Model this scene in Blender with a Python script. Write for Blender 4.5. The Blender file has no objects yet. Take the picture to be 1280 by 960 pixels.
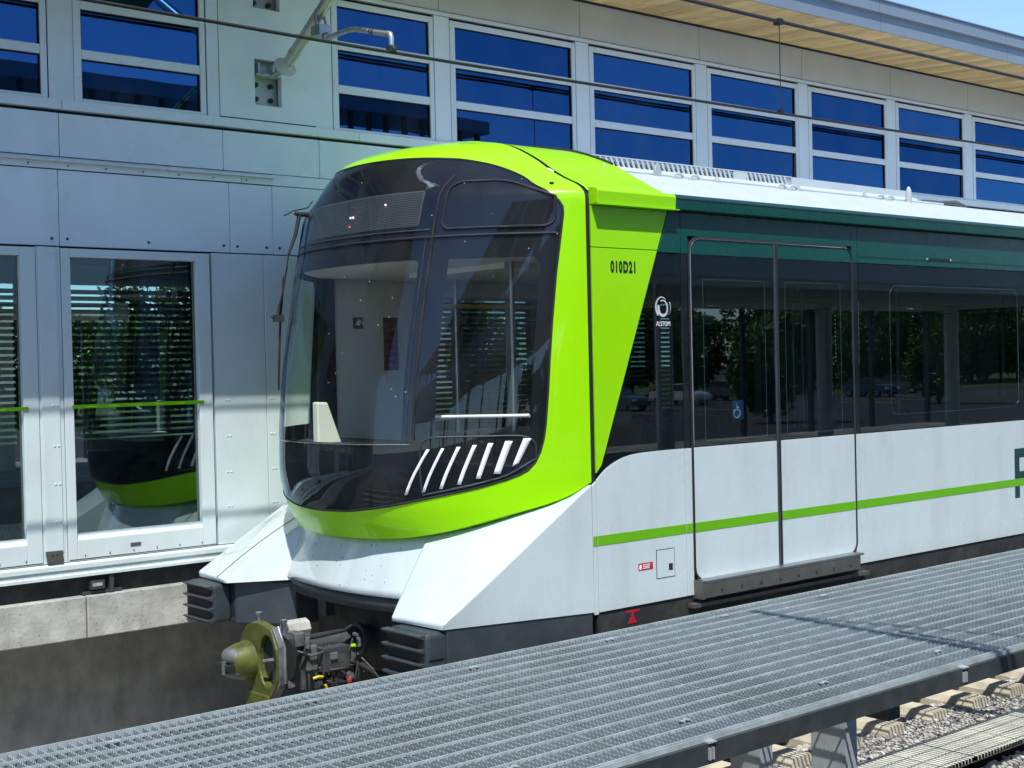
import bpy, bmesh, math, random
import numpy as np
from mathutils import Vector, Matrix
from mathutils.geometry import delaunay_2d_cdt

R = math.radians
SC = bpy.context.scene
COL = SC.collection

# ------------------------------------------------------------------ camera
def cam_axes(yaw, pitch, roll):
    f = Vector((math.cos(yaw)*math.cos(pitch), math.sin(yaw)*math.cos(pitch), math.sin(pitch)))
    r = Vector((math.sin(yaw), -math.cos(yaw), 0)); u = r.cross(f)
    c, s = math.cos(roll), math.sin(roll)
    return c*r + s*u, -s*r + c*u, f
CAM = Vector((0, 0, 2.54)); FPX = 1693.2
ax_r, ax_u, ax_f = cam_axes(R(49.911), R(-0.805), R(-1.310))
cd = bpy.data.cameras.new('camera'); cam = bpy.data.objects.new('camera', cd); COL.objects.link(cam)
cd.sensor_width = 36.0; cd.lens = FPX*36.0/1280.0; cd.clip_start = 0.05; cd.clip_end = 3000
cam.matrix_world = Matrix(((ax_r.x, ax_u.x, -ax_f.x, CAM.x), (ax_r.y, ax_u.y, -ax_f.y, CAM.y), (ax_r.z, ax_u.z, -ax_f.z, CAM.z), (0, 0, 0, 1)))
SC.camera = cam

# ------------------------------------------------------------------ sky, sun, exposure
SUN = Vector((-0.29, -0.43, 0.86)).normalized()
W = bpy.data.worlds.new('World'); SC.world = W; W.use_nodes = True
wn = W.node_tree
for n in list(wn.nodes): wn.nodes.remove(n)
sky = wn.nodes.new('ShaderNodeTexSky'); sky.sky_type = 'NISHITA'; sky.sun_disc = False
sky.sun_elevation = math.asin(SUN.z); sky.sun_rotation = math.atan2(SUN.x, SUN.y)
sky.air_density = 0.75; sky.dust_density = 0.1; sky.ozone_density = 4.0
bg = wn.nodes.new('ShaderNodeBackground'); bg.inputs['Strength'].default_value = 0.15
wo = wn.nodes.new('ShaderNodeOutputWorld')
wn.links.new(sky.outputs[0], bg.inputs[0]); wn.links.new(bg.outputs[0], wo.inputs[0])
sd = bpy.data.lights.new('sun', 'SUN'); sd.energy = 3.1; sd.angle = R(0.53); sd.color = (1.0, 0.98, 0.94)
so = bpy.data.objects.new('sun', sd); COL.objects.link(so); so.location = (-20, -14, 42)
so.rotation_euler = (-SUN).to_track_quat('-Z', 'Y').to_euler()
SC.view_settings.view_transform = 'Standard'; SC.view_settings.look = 'None'
SC.view_settings.exposure = 0.84; SC.view_settings.gamma = 1.0
SC.render.engine = 'CYCLES'
SC.cycles.use_denoising = True
SC.cycles.max_bounces = 10; SC.cycles.transparent_max_bounces = 20; SC.cycles.glossy_bounces = 5
SC.cycles.sample_clamp_indirect = 6.0

# ------------------------------------------------------------------ materials
MATS = {}
def new_mat(name):
    m = bpy.data.materials.new(name); m.use_nodes = True
    nt = m.node_tree
    for n in list(nt.nodes): nt.nodes.remove(n)
    out = nt.nodes.new('ShaderNodeOutputMaterial')
    return m, nt, out
def N(nt, typ, **kw):
    n = nt.nodes.new(typ)
    for k, v in kw.items():
        if k.startswith('i_'): n.inputs[k[2:].replace('_', ' ')].default_value = v
        else: setattr(n, k, v)
    return n
def pos(nt, scale=(1, 1, 1)):
    g = nt.nodes.new('ShaderNodeNewGeometry'); mp = nt.nodes.new('ShaderNodeMapping')
    mp.inputs['Scale'].default_value = scale
    nt.links.new(g.outputs['Position'], mp.inputs['Vector']); return mp.outputs[0]
def noise(nt, scale, detail=4, stretch=(1, 1, 1), rough=0.55):
    t = nt.nodes.new('ShaderNodeTexNoise'); t.inputs['Scale'].default_value = scale
    t.inputs['Detail'].default_value = detail; t.inputs['Roughness'].default_value = rough
    nt.links.new(pos(nt, stretch), t.inputs['Vector']); return t.outputs['Fac']
def ramp(nt, fac, stops):
    r = nt.nodes.new('ShaderNodeValToRGB')
    els = r.color_ramp.elements
    while len(els) < len(stops): els.new(0.5)
    for e, (p, c) in zip(els, stops):
        e.position = p; e.color = (c, c, c, 1) if not hasattr(c, '__len__') else (*c, 1)
    nt.links.new(fac, r.inputs[0]); return r.outputs[0]
def mixc(nt, a, b, fac, mode='MIX'):
    m = nt.nodes.new('ShaderNodeMix'); m.data_type = 'RGBA'; m.blend_type = mode
    for sock, v in ((m.inputs['Factor'], fac), (m.inputs['A'], a), (m.inputs['B'], b)):
        pass
    def put(s, v):
        if hasattr(v, 'is_linked') or hasattr(v, 'links'): nt.links.new(v, s)
        elif isinstance(v, (int, float)): s.default_value = v
        else: s.default_value = (*v, 1)
    put(m.inputs[0], fac); put(m.inputs[6], a); put(m.inputs[7], b)
    return m.outputs[2]
def paint(name, col, rough=0.4, metal=0.0, var=0.06, vscale=3.0, stretch=(1, 1, 1), bump=0.0, bscale=60, coat=0.0, dirt=None, dirt_amt=0.0, dirt_scale=2.0, dirt_stretch=(1, 1, 1), spec=0.5, rvar=0.08):
    m, nt, out = new_mat(name)
    b = nt.nodes.new('ShaderNodeBsdfPrincipled')
    nf = noise(nt, vscale, 5, stretch)
    lo = tuple(c*(1-var) for c in col); hi = tuple(min(1, c*(1+var)) for c in col)
    c = ramp(nt, nf, [(0.3, lo), (0.7, hi)])
    if dirt is not None:
        df = ramp(nt, noise(nt, dirt_scale, 7, dirt_stretch, 0.62), [(0.48, 0.0), (0.72, dirt_amt)])
        c = mixc(nt, c, dirt, df)
    nt.links.new(c, b.inputs['Base Color'])
    rf = ramp(nt, noise(nt, vscale*2.7, 4, stretch), [(0.3, max(0.02, rough-rvar)), (0.7, min(1, rough+rvar))])
    nt.links.new(rf, b.inputs['Roughness'])
    b.inputs['Metallic'].default_value = metal
    b.inputs['Specular IOR Level'].default_value = spec
    if coat: b.inputs['Coat Weight'].default_value = coat; b.inputs['Coat Roughness'].default_value = 0.04
    if bump:
        bp = nt.nodes.new('ShaderNodeBump'); bp.inputs['Strength'].default_value = bump; bp.inputs['Distance'].default_value = 0.01
        nt.links.new(noise(nt, bscale, 5), bp.inputs['Height']); nt.links.new(bp.outputs[0], b.inputs['Normal'])
    nt.links.new(b.outputs[0], out.inputs[0]); MATS[name] = m; return m
def fres(nt, f0, power=5.0):
    g = nt.nodes.new('ShaderNodeNewGeometry')
    d = nt.nodes.new('ShaderNodeVectorMath'); d.operation = 'DOT_PRODUCT'
    nt.links.new(g.outputs['Incoming'], d.inputs[0]); nt.links.new(g.outputs['Normal'], d.inputs[1])
    a = N(nt, 'ShaderNodeMath', operation='ABSOLUTE'); nt.links.new(d.outputs['Value'], a.inputs[0])
    s = N(nt, 'ShaderNodeMath', operation='SUBTRACT'); s.inputs[0].default_value = 1.0; nt.links.new(a.outputs[0], s.inputs[1])
    p = N(nt, 'ShaderNodeMath', operation='POWER'); nt.links.new(s.outputs[0], p.inputs[0]); p.inputs[1].default_value = power
    q = N(nt, 'ShaderNodeMath', operation='MULTIPLY_ADD'); nt.links.new(p.outputs[0], q.inputs[0]); q.inputs[1].default_value = 1-f0; q.inputs[2].default_value = f0
    return q.outputs[0]
def glass(name, tint, f0=0.05, refl=(1, 1, 1), rough=0.0, specks=False, wob=0.0):
    m, nt, out = new_mat(name)
    t = nt.nodes.new('ShaderNodeBsdfTransparent'); t.inputs[0].default_value = (*tint, 1)
    g = nt.nodes.new('ShaderNodeBsdfGlossy'); g.inputs['Color'].default_value = (*refl, 1); g.inputs['Roughness'].default_value = rough
    if wob:
        bp = nt.nodes.new('ShaderNodeBump'); bp.inputs['Strength'].default_value = wob; bp.inputs['Distance'].default_value = 0.02
        nt.links.new(noise(nt, 1.3, 1), bp.inputs['Height']); nt.links.new(bp.outputs[0], g.inputs['Normal'])
    mx = nt.nodes.new('ShaderNodeMixShader'); nt.links.new(fres(nt, f0), mx.inputs[0])
    nt.links.new(t.outputs[0], mx.inputs[1]); nt.links.new(g.outputs[0], mx.inputs[2])
    sh = mx.outputs[0]
    if specks:
        v = nt.nodes.new('ShaderNodeTexVoronoi'); v.inputs['Scale'].default_value = 13.0; nt.links.new(pos(nt), v.inputs['Vector'])
        f = ramp(nt, v.outputs['Distance'], [(0.0, 1.0), (0.045, 1.0), (0.06, 0.0)])
        f2 = ramp(nt, noise(nt, 2.2, 2), [(0.45, 0.0), (0.6, 0.75)])
        mm = N(nt, 'ShaderNodeMath', operation='MULTIPLY'); nt.links.new(f, mm.inputs[0]); nt.links.new(f2, mm.inputs[1])
        film = ramp(nt, noise(nt, 4.0, 6, (1, 1, .35)), [(0.35, 0.002), (0.8, 0.022)])
        ad = N(nt, 'ShaderNodeMath', operation='MAXIMUM'); nt.links.new(mm.outputs[0], ad.inputs[0]); nt.links.new(film, ad.inputs[1])
        df = nt.nodes.new('ShaderNodeBsdfDiffuse'); df.inputs[0].default_value = (0.6, 0.6, 0.55, 1)
        m2 = nt.nodes.new('ShaderNodeMixShader'); nt.links.new(ad.outputs[0], m2.inputs[0])
        nt.links.new(sh, m2.inputs[1]); nt.links.new(df.outputs[0], m2.inputs[2]); sh = m2.outputs[0]
    nt.links.new(sh, out.inputs[0]); MATS[name] = m; return m
def vary_glass(name):
    nt = MATS[name].node_tree; g = [n for n in nt.nodes if n.type == 'BSDF_GLOSSY'][0]; base = tuple(g.inputs['Color'].default_value)[:3]
    oi = nt.nodes.new('ShaderNodeObjectInfo')
    c = mixc(nt, base, ramp(nt, oi.outputs['Random'], [(0, (.55, .68, .75)), (1, (1.5, 1.3, 1.2))]), 1.0, 'MULTIPLY'); nt.links.new(c, g.inputs['Color'])
    t = [n for n in nt.nodes if n.type == 'BSDF_TRANSPARENT'][0]; tb = tuple(t.inputs[0].default_value)[:3]
    df = nt.nodes.new('ShaderNodeBsdfDiffuse'); df.inputs[0].default_value = (.35, .38, .40, 1)
    mx = nt.nodes.new('ShaderNodeMixShader'); out = [n for n in nt.nodes if n.type == 'OUTPUT_MATERIAL'][0]
    src = out.inputs[0].links[0].from_socket
    nt.links.new(ramp(nt, noise(nt, 3.0, 6, (1, 1, .5)), [(.4, 0.0), (.8, .06)]), mx.inputs[0]); nt.links.new(src, mx.inputs[1]); nt.links.new(df.outputs[0], mx.inputs[2]); nt.links.new(mx.outputs[0], out.inputs[0])
def emit(name, col, s):
    m, nt, out = new_mat(name); e = nt.nodes.new('ShaderNodeEmission'); e.inputs[0].default_value = (*col, 1); e.inputs[1].default_value = s
    nt.links.new(e.outputs[0], out.inputs[0]); MATS[name] = m; return m

paint('white_paint', (.57, .655, .665), .28, var=.03, vscale=1.2, coat=.9, dirt=(.36, .38, .36), dirt_amt=.3, dirt_scale=2.6, dirt_stretch=(1.5, 1.5, .35), rvar=.05)
paint('roof_white', (.47, .53, .54), .5, var=.04, dirt=(.5, .5, .48), dirt_amt=.35, dirt_scale=4, dirt_stretch=(1, 3, 3))
paint('lime_paint', (.31, .72, .0002), .3, var=.03, vscale=1.5, coat=.42, spec=.25, rvar=.04)
paint('stripe_lime', (.13, .42, .002), .35, var=.03)
paint('forest_paint', (.0015, .062, .046), .3, var=.06, coat=.12)
paint('black_gloss', (.006, .008, .011), .14, var=.2, coat=.3)
paint('black_rubber', (.012, .013, .014), .7, var=.2, bump=.1, bscale=200)
paint('skirt_grey', (.032, .043, .053), .5, var=.14, vscale=6, bump=.06, bscale=120, dirt=(.09, .085, .08), dirt_amt=.4, dirt_scale=5)
paint('underframe', (.02, .021, .022), .7, var=.3, vscale=6, dirt=(.07, .06, .05), dirt_amt=.6, dirt_scale=6)
paint('chrome_trim', (.62, .6, .55), .2, metal=1.0, var=.05)
paint('steel', (.42, .43, .43), .42, metal=1.0, var=.12, vscale=9, dirt=(.2, .19, .17), dirt_amt=.4, dirt_scale=9)
paint('galvanised', (.46, .53, .54), .45, metal=.3, var=.16, vscale=14, dirt=(.27, .30, .30), dirt_amt=.6, dirt_scale=1.9)
paint('galv_bar_shaded', (.31, .36, .375), .5, metal=.25, var=.16, vscale=14, dirt=(.15, .165, .165), dirt_amt=.6, dirt_scale=1.6)  # darker copy of galvanised: shade below the cross rods put into the colour
paint('galv_post', (.46, .49, .49), .55, metal=.35, var=.2, vscale=10, dirt=(.2, .2, .19), dirt_amt=.6, dirt_scale=5)
paint('dark_steel', (.05, .055, .058), .5, metal=.3, var=.2, vscale=8, dirt=(.12, .115, .10), dirt_amt=.4)
paint('step_metal', (.14, .138, .125), .45, metal=.5, var=.15, vscale=12, dirt=(.09, .085, .075), dirt_amt=.5, dirt_scale=7)
paint('panel_grey', (.69, .755, .775), .34, metal=.0, var=.035, vscale=1.1, bump=.015, bscale=400, dirt=(.52, .60, .62), dirt_amt=.5, dirt_scale=1.6, dirt_stretch=(1, 1, .4))
paint('panel_tan', (.55, .56, .53), .5, metal=.1, var=.04, vscale=1.4, bump=.015, bscale=400, dirt=(.34, .34, .31), dirt_amt=.3, dirt_scale=1.8)
paint('frame_white', (.60, .68, .68), .36, var=.03, vscale=2, dirt=(.50, .50, .46), dirt_amt=.3, dirt_scale=5, dirt_stretch=(1, 1, .5))
paint('frame_alu', (.66, .70, .72), .35, metal=.1, var=.04, vscale=3)
paint('dark_gap', (.012, .013, .014), .8, var=.2)
paint('lettering_black', (.008, .012, .01), .5, var=.1)
paint('bolt_dark', (.06, .065, .06), .5, metal=.5, var=.2)
paint('lining', (.78, .79, .70), .6, var=.05, vscale=2)
paint('lining_light', (.82, .82, .78), .5, var=.04)
paint('dark_interior', (.03, .033, .036), .6, var=.2)
paint('seat_cover', (.75, .78, .62), .5, var=.05)
paint('red_print', (.42, .012, .03), .4, var=.05)
paint('white_print', (.82, .84, .84), .4, var=.02)
paint('logo_print', (.55, .60, .63), .4, var=.04)
paint('black_print', (.012, .02, .014), .45, var=.1)
paint('blue_print', (.05, .28, .75), .4, var=.04)
paint('text_green', (.004, .045, .04), .4, var=.05)
paint('mask_black', (.005, .007, .010), .6, var=.2, spec=.1)
paint('led_panel', (.045, .055, .06), .6, var=.1)
paint('lamp_white', (.85, .88, .90), .25, var=.02, coat=.4)
paint('coupler_olive', (.10, .115, .02), .5, metal=.2, var=.35, vscale=14, dirt=(.045, .042, .025), dirt_amt=.85, dirt_scale=12)
paint('coupler_grey', (.07, .08, .085), .45, metal=.4, var=.25, vscale=12, dirt=(.18, .17, .15), dirt_amt=.45, dirt_scale=14)
paint('coupler_steel', (.13, .137, .137), .62, metal=.3, var=.5, vscale=18, dirt=(.10, .09, .08), dirt_amt=.6, dirt_scale=14)
paint('yellow_plastic', (.55, .42, .02), .4, var=.08)
paint('red_plastic', (.45, .05, .06), .4, var=.08)
paint('copper_wire', (.02, .018, .017), .6, metal=.2, var=.2)
paint('insulator', (.45, .47, .45), .3, var=.08, coat=.3)
paint('tube_alu', (.50, .51, .47), .36, metal=.75, var=.12, vscale=10, dirt=(.25, .25, .22), dirt_amt=.4, dirt_scale=10)
paint('sleeper_concrete', (.58, .53, .40), .85, var=.12, vscale=8, bump=.25, bscale=60, dirt=(.26, .23, .18), dirt_amt=.5, dirt_scale=6)
paint('rail_steel', (.12, .085, .06), .5, metal=.5, var=.2)
paint('asphalt', (.055, .056, .058), .9, var=.2, vscale=1, bump=.2, bscale=90, dirt=(.085, .083, .08), dirt_amt=.6, dirt_scale=.3)
paint('lawn', (.07, .115, .03), .95, var=.35, vscale=.7, bump=.3, bscale=40)
paint('line_white', (.7, .7, .68), .7, var=.1)
paint('leaf', (.085, .17, .035), .6, var=.5, vscale=1.2)
paint('leaf_dark', (.055, .12, .03), .6, var=.5, vscale=1.2)
paint('bark', (.10, .075, .05), .9, var=.3, vscale=8, bump=.4, bscale=30)
paint('tyre', (.02, .02, .02), .8, var=.2)
paint('car_white', (.75, .76, .77), .3, var=.02, coat=.6)
paint('car_red', (.42, .02, .02), .3, var=.02, coat=.6)
paint('car_grey', (.18, .19, .20), .3, metal=.3, var=.02, coat=.6)
paint('car_blue', (.04, .09, .22), .3, metal=.2, var=.02, coat=.6)
paint('car_glass', (.02, .025, .03), .06, var=.1)
paint('floor_grey', (.16, .165, .165), .5, var=.1, vscale=3)
paint('far_block', (.42, .38, .33), .8, var=.15, vscale=.4)
glass('upper_glass', (.085, .13, .24), .36, refl=(.04, .165, .43), wob=.05)
glass('screen_glass', (.55, .68, .66), .17, refl=(.9, 1, 1))
glass('train_glass', (.46, .55, .57), .055, refl=(.95, 1, 1), wob=.006)
glass('cab_glass', (.95, .97, .96), .034, refl=(.62, .77, .95), specks=True)
vary_glass('upper_glass')
emit('led_red', (1, .08, .06), 2.0)
emit('led_white', (1, .6, .5), 3.0)

def wood():
    m, nt, out = new_mat('soffit_wood'); b = nt.nodes.new('ShaderNodeBsdfPrincipled')
    w = noise(nt, 5.0, 7, (7, .7, 7), .7)
    c = ramp(nt, w, [(.28, (.46, .27, .10)), (.5, (.80, .53, .23)), (.72, (.94, .68, .34))])
    oi = nt.nodes.new('ShaderNodeObjectInfo')
    r = ramp(nt, oi.outputs['Random'], [(0, .74), (1, 1.12)])
    c = mixc(nt, c, r, 1.0, 'MULTIPLY'); nt.links.new(c, b.inputs['Base Color']); b.inputs['Roughness'].default_value = .65
    nt.links.new(b.outputs[0], out.inputs[0]); MATS['soffit_wood'] = m
wood()
def concrete(name, a, bcol, pit=1.0, rusty=False):
    m, nt, out = new_mat(name); b = nt.nodes.new('ShaderNodeBsdfPrincipled')
    c = ramp(nt, noise(nt, 1.7, 8, (1, 1, 1.6), .68), [(.3, a), (.7, bcol)])
    d = ramp(nt, noise(nt, 9, 6, (1, 1, .5)), [(.3, .72), (.75, 1.1)])
    c = mixc(nt, c, d, 1.0, 'MULTIPLY')
    st = ramp(nt, noise(nt, 5, 6, (1, 1, .12)), [(.55, 0.0), (.75, .45)])
    c = mixc(nt, c, tuple(x*.5 for x in a), st)
    if rusty:
        ru = ramp(nt, noise(nt, 2.5, 5), [(.52, 0.0), (.8, .45)]); c = mixc(nt, c, (.17, .135, .075), ru)
    v = nt.nodes.new('ShaderNodeTexVoronoi'); v.inputs['Scale'].default_value = 24; nt.links.new(pos(nt), v.inputs['Vector'])
    vr = ramp(nt, v.outputs['Color'], [(.3, 0), (.55, .2)])
    lt = N(nt, 'ShaderNodeMath', operation='LESS_THAN'); nt.links.new(v.outputs['Distance'], lt.inputs[0]); nt.links.new(vr, lt.inputs[1])
    pm = N(nt, 'ShaderNodeMath', operation='MULTIPLY'); nt.links.new(lt.outputs[0], pm.inputs[0]); pm.inputs[1].default_value = pit*.85
    c = mixc(nt, c, (.02, .02, .017), pm.outputs[0])
    nt.links.new(c, b.inputs['Base Color']); b.inputs['Roughness'].default_value = .88
    bp = nt.nodes.new('ShaderNodeBump'); bp.inputs['Strength'].default_value = .35; bp.inputs['Distance'].default_value = .01
    nt.links.new(noise(nt, 35, 7), bp.inputs['Height']); nt.links.new(bp.outputs[0], b.inputs['Normal'])
    nt.links.new(b.outputs[0], out.inputs[0]); MATS[name] = m
concrete('edge_concrete', (.27, .265, .245), (.60, .585, .53), .3)
paint('fascia_grey', (.20, .235, .265), .4, metal=.2, var=.05, vscale=2)
concrete('wall_concrete', (.33, .325, .29), (.52, .505, .45), 1.0, True)
def stones():
    m, nt, out = new_mat('ballast_stone'); b = nt.nodes.new('ShaderNodeBsdfPrincipled')
    c = ramp(nt, noise(nt, 19, 2), [(.3, (.20, .19, .17)), (.5, (.45, .435, .40)), (.72, (.68, .66, .60))])
    d = ramp(nt, noise(nt, 120, 5), [(.3, .75), (.7, 1.1)])
    c = mixc(nt, c, d, 1.0, 'MULTIPLY'); nt.links.new(c, b.inputs['Base Color']); b.inputs['Roughness'].default_value = .9
    nt.links.new(b.outputs[0], out.inputs[0]); MATS['ballast_stone'] = m
    m, nt, out = new_mat('ballast_bed'); b = nt.nodes.new('ShaderNodeBsdfPrincipled')
    v = nt.nodes.new('ShaderNodeTexVoronoi'); v.inputs['Scale'].default_value = 22; nt.links.new(pos(nt), v.inputs['Vector'])
    c = ramp(nt, v.outputs['Color'], [(.2, (.12, .115, .10)), (.8, (.36, .345, .31))])
    nt.links.new(c, b.inputs['Base Color']); b.inputs['Roughness'].default_value = .95
    bp = nt.nodes.new('ShaderNodeBump'); bp.inputs['Distance'].default_value = .03; nt.links.new(v.outputs['Distance'], bp.inputs['Height']); nt.links.new(bp.outputs[0], b.inputs['Normal'])
    nt.links.new(b.outputs[0], out.inputs[0]); MATS['ballast_bed'] = m
stones()
def frp():
    m, nt, out = new_mat('cover_grating'); b = nt.nodes.new('ShaderNodeBsdfPrincipled')
    c = ramp(nt, noise(nt, 6, 5), [(.3, (.56, .56, .48)), (.7, (.72, .71, .61))])
    nt.links.new(c, b.inputs['Base Color']); b.inputs['Roughness'].default_value = .75
    nt.links.new(b.outputs[0], out.inputs[0]); MATS['cover_grating'] = m
frp()

# ------------------------------------------------------------------ mesh helpers
class MB:
    def __init__(s): s.v = []; s.f = []
    def _add(s, vs, fs):
        n = len(s.v); s.v += [tuple(p) for p in vs]; s.f += [tuple(i+n for i in f) for f in fs]; return s
    def box(s, x0, x1, y0, y1, z0, z1):
        if x0 > x1: x0, x1 = x1, x0
        if y0 > y1: y0, y1 = y1, y0
        if z0 > z1: z0, z1 = z1, z0
        return s._add([(x, y, z) for x in (x0, x1) for y in (y0, y1) for z in (z0, z1)],
                      [(0, 1, 3, 2), (4, 6, 7, 5), (0, 4, 5, 1), (2, 3, 7, 6), (0, 2, 6, 4), (1, 5, 7, 3)])
    def prism(s, poly, a0, a1, axis='y'):
        # poly: list of (p, q); axis y -> (x, z); axis x -> (y, z); axis z -> (x, y)
        if axis == 'y': mk = lambda p, a: (p[0], a, p[1])
        elif axis == 'x': mk = lambda p, a: (a, p[0], p[1])
        else: mk = lambda p, a: (p[0], p[1], a)
        area = sum(poly[i][0]*poly[(i+1) % len(poly)][1]-poly[(i+1) % len(poly)][0]*poly[i][1] for i in range(len(poly)))
        if area < 0: poly = poly[::-1]
        n = len(poly); vs = [mk(p, a0) for p in poly]+[mk(p, a1) for p in poly]
        fs = [tuple(range(n)), tuple(range(2*n-1, n-1, -1))]+[(i, i+n, (i+1) % n+n, (i+1) % n) for i in range(n)]
        return s._add(vs, fs)
    def tube(s, pts, r, n=8, closed=False, caps=True):
        P = [Vector(p) for p in pts]; m = len(P)
        rs = r if hasattr(r, '__len__') else [r]*m
        rings = []; up = None
        for i in range(m):
            a = P[i-1] if (i > 0 or closed) else P[i]; b = P[(i+1) % m] if (i < m-1 or closed) else P[i]
            t = (b-a)
            if t.length < 1e-9: t = Vector((0, 0, 1))
            t.normalize()
            if up is None:
                up = Vector((0, 0, 1)) if abs(t.z) < .9 else Vector((1, 0, 0))
            u = (up-t*up.dot(t))
            if u.length < 1e-6: u = t.orthogonal()
            u.normalize(); w = t.cross(u); up = u
            rings.append([P[i]+rs[i]*(math.cos(2*math.pi*k/n)*u+math.sin(2*math.pi*k/n)*w) for k in range(n)])
        vs = [p for rg in rings for p in rg]; fs = []
        for i in range(m if closed else m-1):
            j = (i+1) % m
            for k in range(n): fs.append((i*n+k, i*n+(k+1) % n, j*n+(k+1) % n, j*n+k))
        if caps and not closed: fs += [tuple(range(n))[::-1], tuple((m-1)*n+k for k in range(n))]
        return s._add(vs, fs)
    def cyl(s, p0, p1, r0, r1=None, n=12): return s.tube([p0, p1], [r0, r0 if r1 is None else r1], n)
    def ball(s, c, r, n=8, m=5, sc=(1, 1, 1)):
        vs = []; fs = []
        for i in range(m+1):
            a = math.pi*i/m
            for k in range(n):
                b = 2*math.pi*k/n; vs.append((c[0]+sc[0]*r*math.sin(a)*math.cos(b), c[1]+sc[1]*r*math.sin(a)*math.sin(b), c[2]+sc[2]*r*math.cos(a)))
        for i in range(m):
            for k in range(n): fs.append((i*n+k, (i+1)*n+k, (i+1)*n+(k+1) % n, i*n+(k+1) % n))
        return s._add(vs, fs)
    def grid(s, rows, flip=False):
        n = len(rows[0]); vs = [p for r in rows for p in r]; fs = []
        for i in range(len(rows)-1):
            for k in range(n-1):
                f = (i*n+k, i*n+k+1, (i+1)*n+k+1, (i+1)*n+k); fs.append(f[::-1] if flip else f)
        return s._add(vs, fs)
    def mesh(s, name, mat, smooth=None):
        me = bpy.data.meshes.new(name); me.from_pydata(s.v, [], s.f); me.update()
        me.materials.append(MATS[mat])
        if smooth is not None:
            me.polygons.foreach_set('use_smooth', [True]*len(me.polygons))
            if smooth < 179: me.set_sharp_from_angle(angle=R(smooth))
        return me
    def build(s, name, mat, parent=None, smooth=None, bevel=0, seg=2, solid=0, fix=True):
        me = s.mesh(name, mat, smooth)
        o = link(name, me, parent)
        if fix and (len(s.f) < 4000):
            bm = bmesh.new(); bm.from_mesh(me); bmesh.ops.recalc_face_normals(bm, faces=bm.faces); bm.to_mesh(me); bm.free()
        if solid:
            md = o.modifiers.new('solid', 'SOLIDIFY'); md.thickness = solid; md.offset = 0
        if bevel:
            md = o.modifiers.new('bevel', 'BEVEL'); md.width = bevel; md.segments = seg; md.limit_method = 'ANGLE'; md.angle_limit = R(30)
            md.harden_normals = False
        return o
def base_of(p):
    return p.location.copy() if (p is not None and p.type == 'EMPTY' and p.parent is None) else Vector((0, 0, 0))
def link(name, me, parent=None, at=None):
    o = bpy.data.objects.new(name, me); COL.objects.link(o)
    if parent is not None: o.parent = parent
    o.location = (Vector(at) if at is not None else Vector((0, 0, 0)))-(base_of(parent) if parent is not None else Vector((0, 0, 0)))
    return o
def tag(o, label=None, cat=None, group=None, kind=None):
    if label: o['label'] = label
    if cat: o['category'] = cat
    if group: o['group'] = group
    if kind: o['kind'] = kind
    return o
def thing(name, loc, label, cat, group=None):
    o = bpy.data.objects.new(name, None); COL.objects.link(o); o.location = loc; o.empty_display_size = .2
    return tag(o, label, cat, group)
def kids(o): return [c for c in bpy.data.objects if c.parent == o]
def copy_tree(o, loc=None, label=None, parent=None):
    c = o.copy(); COL.objects.link(c); c.parent = parent
    if loc is not None: c.location = loc
    if label: c['label'] = label
    for ch in kids(o): copy_tree(ch, parent=c)
    return c
def struct(name, mb, mat, **k):
    return tag(mb.build(name, mat, None, **k), kind='structure')
def rrect(x0, x1, z0, z1, r, n=6, corners=(1, 1, 1, 1)):
    # corners: bl, br, tr, tl ; returns ccw loop
    out = []
    for (cx, cz, a0, on, px, pz) in ((x0, z0, 180, corners[0], 1, 1), (x1, z0, 270, corners[1], -1, 1), (x1, z1, 0, corners[2], -1, -1), (x0, z1, 90, corners[3], 1, -1)):
        if not on: out.append((cx, cz)); continue
        ox, oz = cx+px*r, cz+pz*r
        for k in range(n+1):
            a = R(a0+90*k/n); out.append((ox+r*math.cos(a), oz+r*math.sin(a)))
    return out
def text_mesh(name, body, mat, size, sx, parent, loc, rot=(R(90), 0, 0), bold=0.0, space=1.0):
    cu = bpy.data.curves.new(name, 'FONT'); cu.body = body; cu.size = size; cu.extrude = .0006; cu.offset = bold; cu.space_character = space
    t = bpy.data.objects.new('tmp', cu); COL.objects.link(t)
    dg = bpy.context.evaluated_depsgraph_get(); me = bpy.data.meshes.new_from_object(t.evaluated_get(dg))
    bpy.data.objects.remove(t); me.materials.clear(); me.materials.append(MATS[mat])
    for v in me.vertices: v.co.x *= sx
    o = link(name, me, parent, loc); o.rotation_euler = rot
    return o
rng = random.Random(11)

# ================================================================== SETTING
struct('ground', MB().box(-500, 500, -500, 500, -.95, -.56), 'asphalt')
struct('lawn', MB().box(-300, 300, 40, 300, -.6, -.54), 'lawn')
lw = struct('grass_verge', MB().box(-300, 300, -160, -56, -.6, -.54), 'lawn')
bed = struct('ballast_bed', MB().box(-30, 45, .7, 9.79, -.6, -.475), 'ballast_bed')

# far platform: edge beam in cast lengths over a recessed wall
plat = tag(MB().box(-12, 26, 9.80, 13.4, -.55, .68).build('platform', 'wall_concrete'), kind='structure')
MB().box(-12, 26, 9.815, 13.4, .70, 1.10).build('platform_floor', 'floor_grey', plat)
for i, (a, b) in enumerate(((-11.2, -8.2), (-8.19, -5.2), (-5.19, -2.2), (-2.19, .8), (.81, 3.795), (3.803, 6.8), (6.81, 9.8), (9.81, 12.8), (12.81, 15.8), (15.81, 18.8), (18.81, 25.8))):
    MB().box(a, b, 9.2, 9.81, .69, .985).build('edge_beam', 'edge_concrete', plat, bevel=.008)

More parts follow.
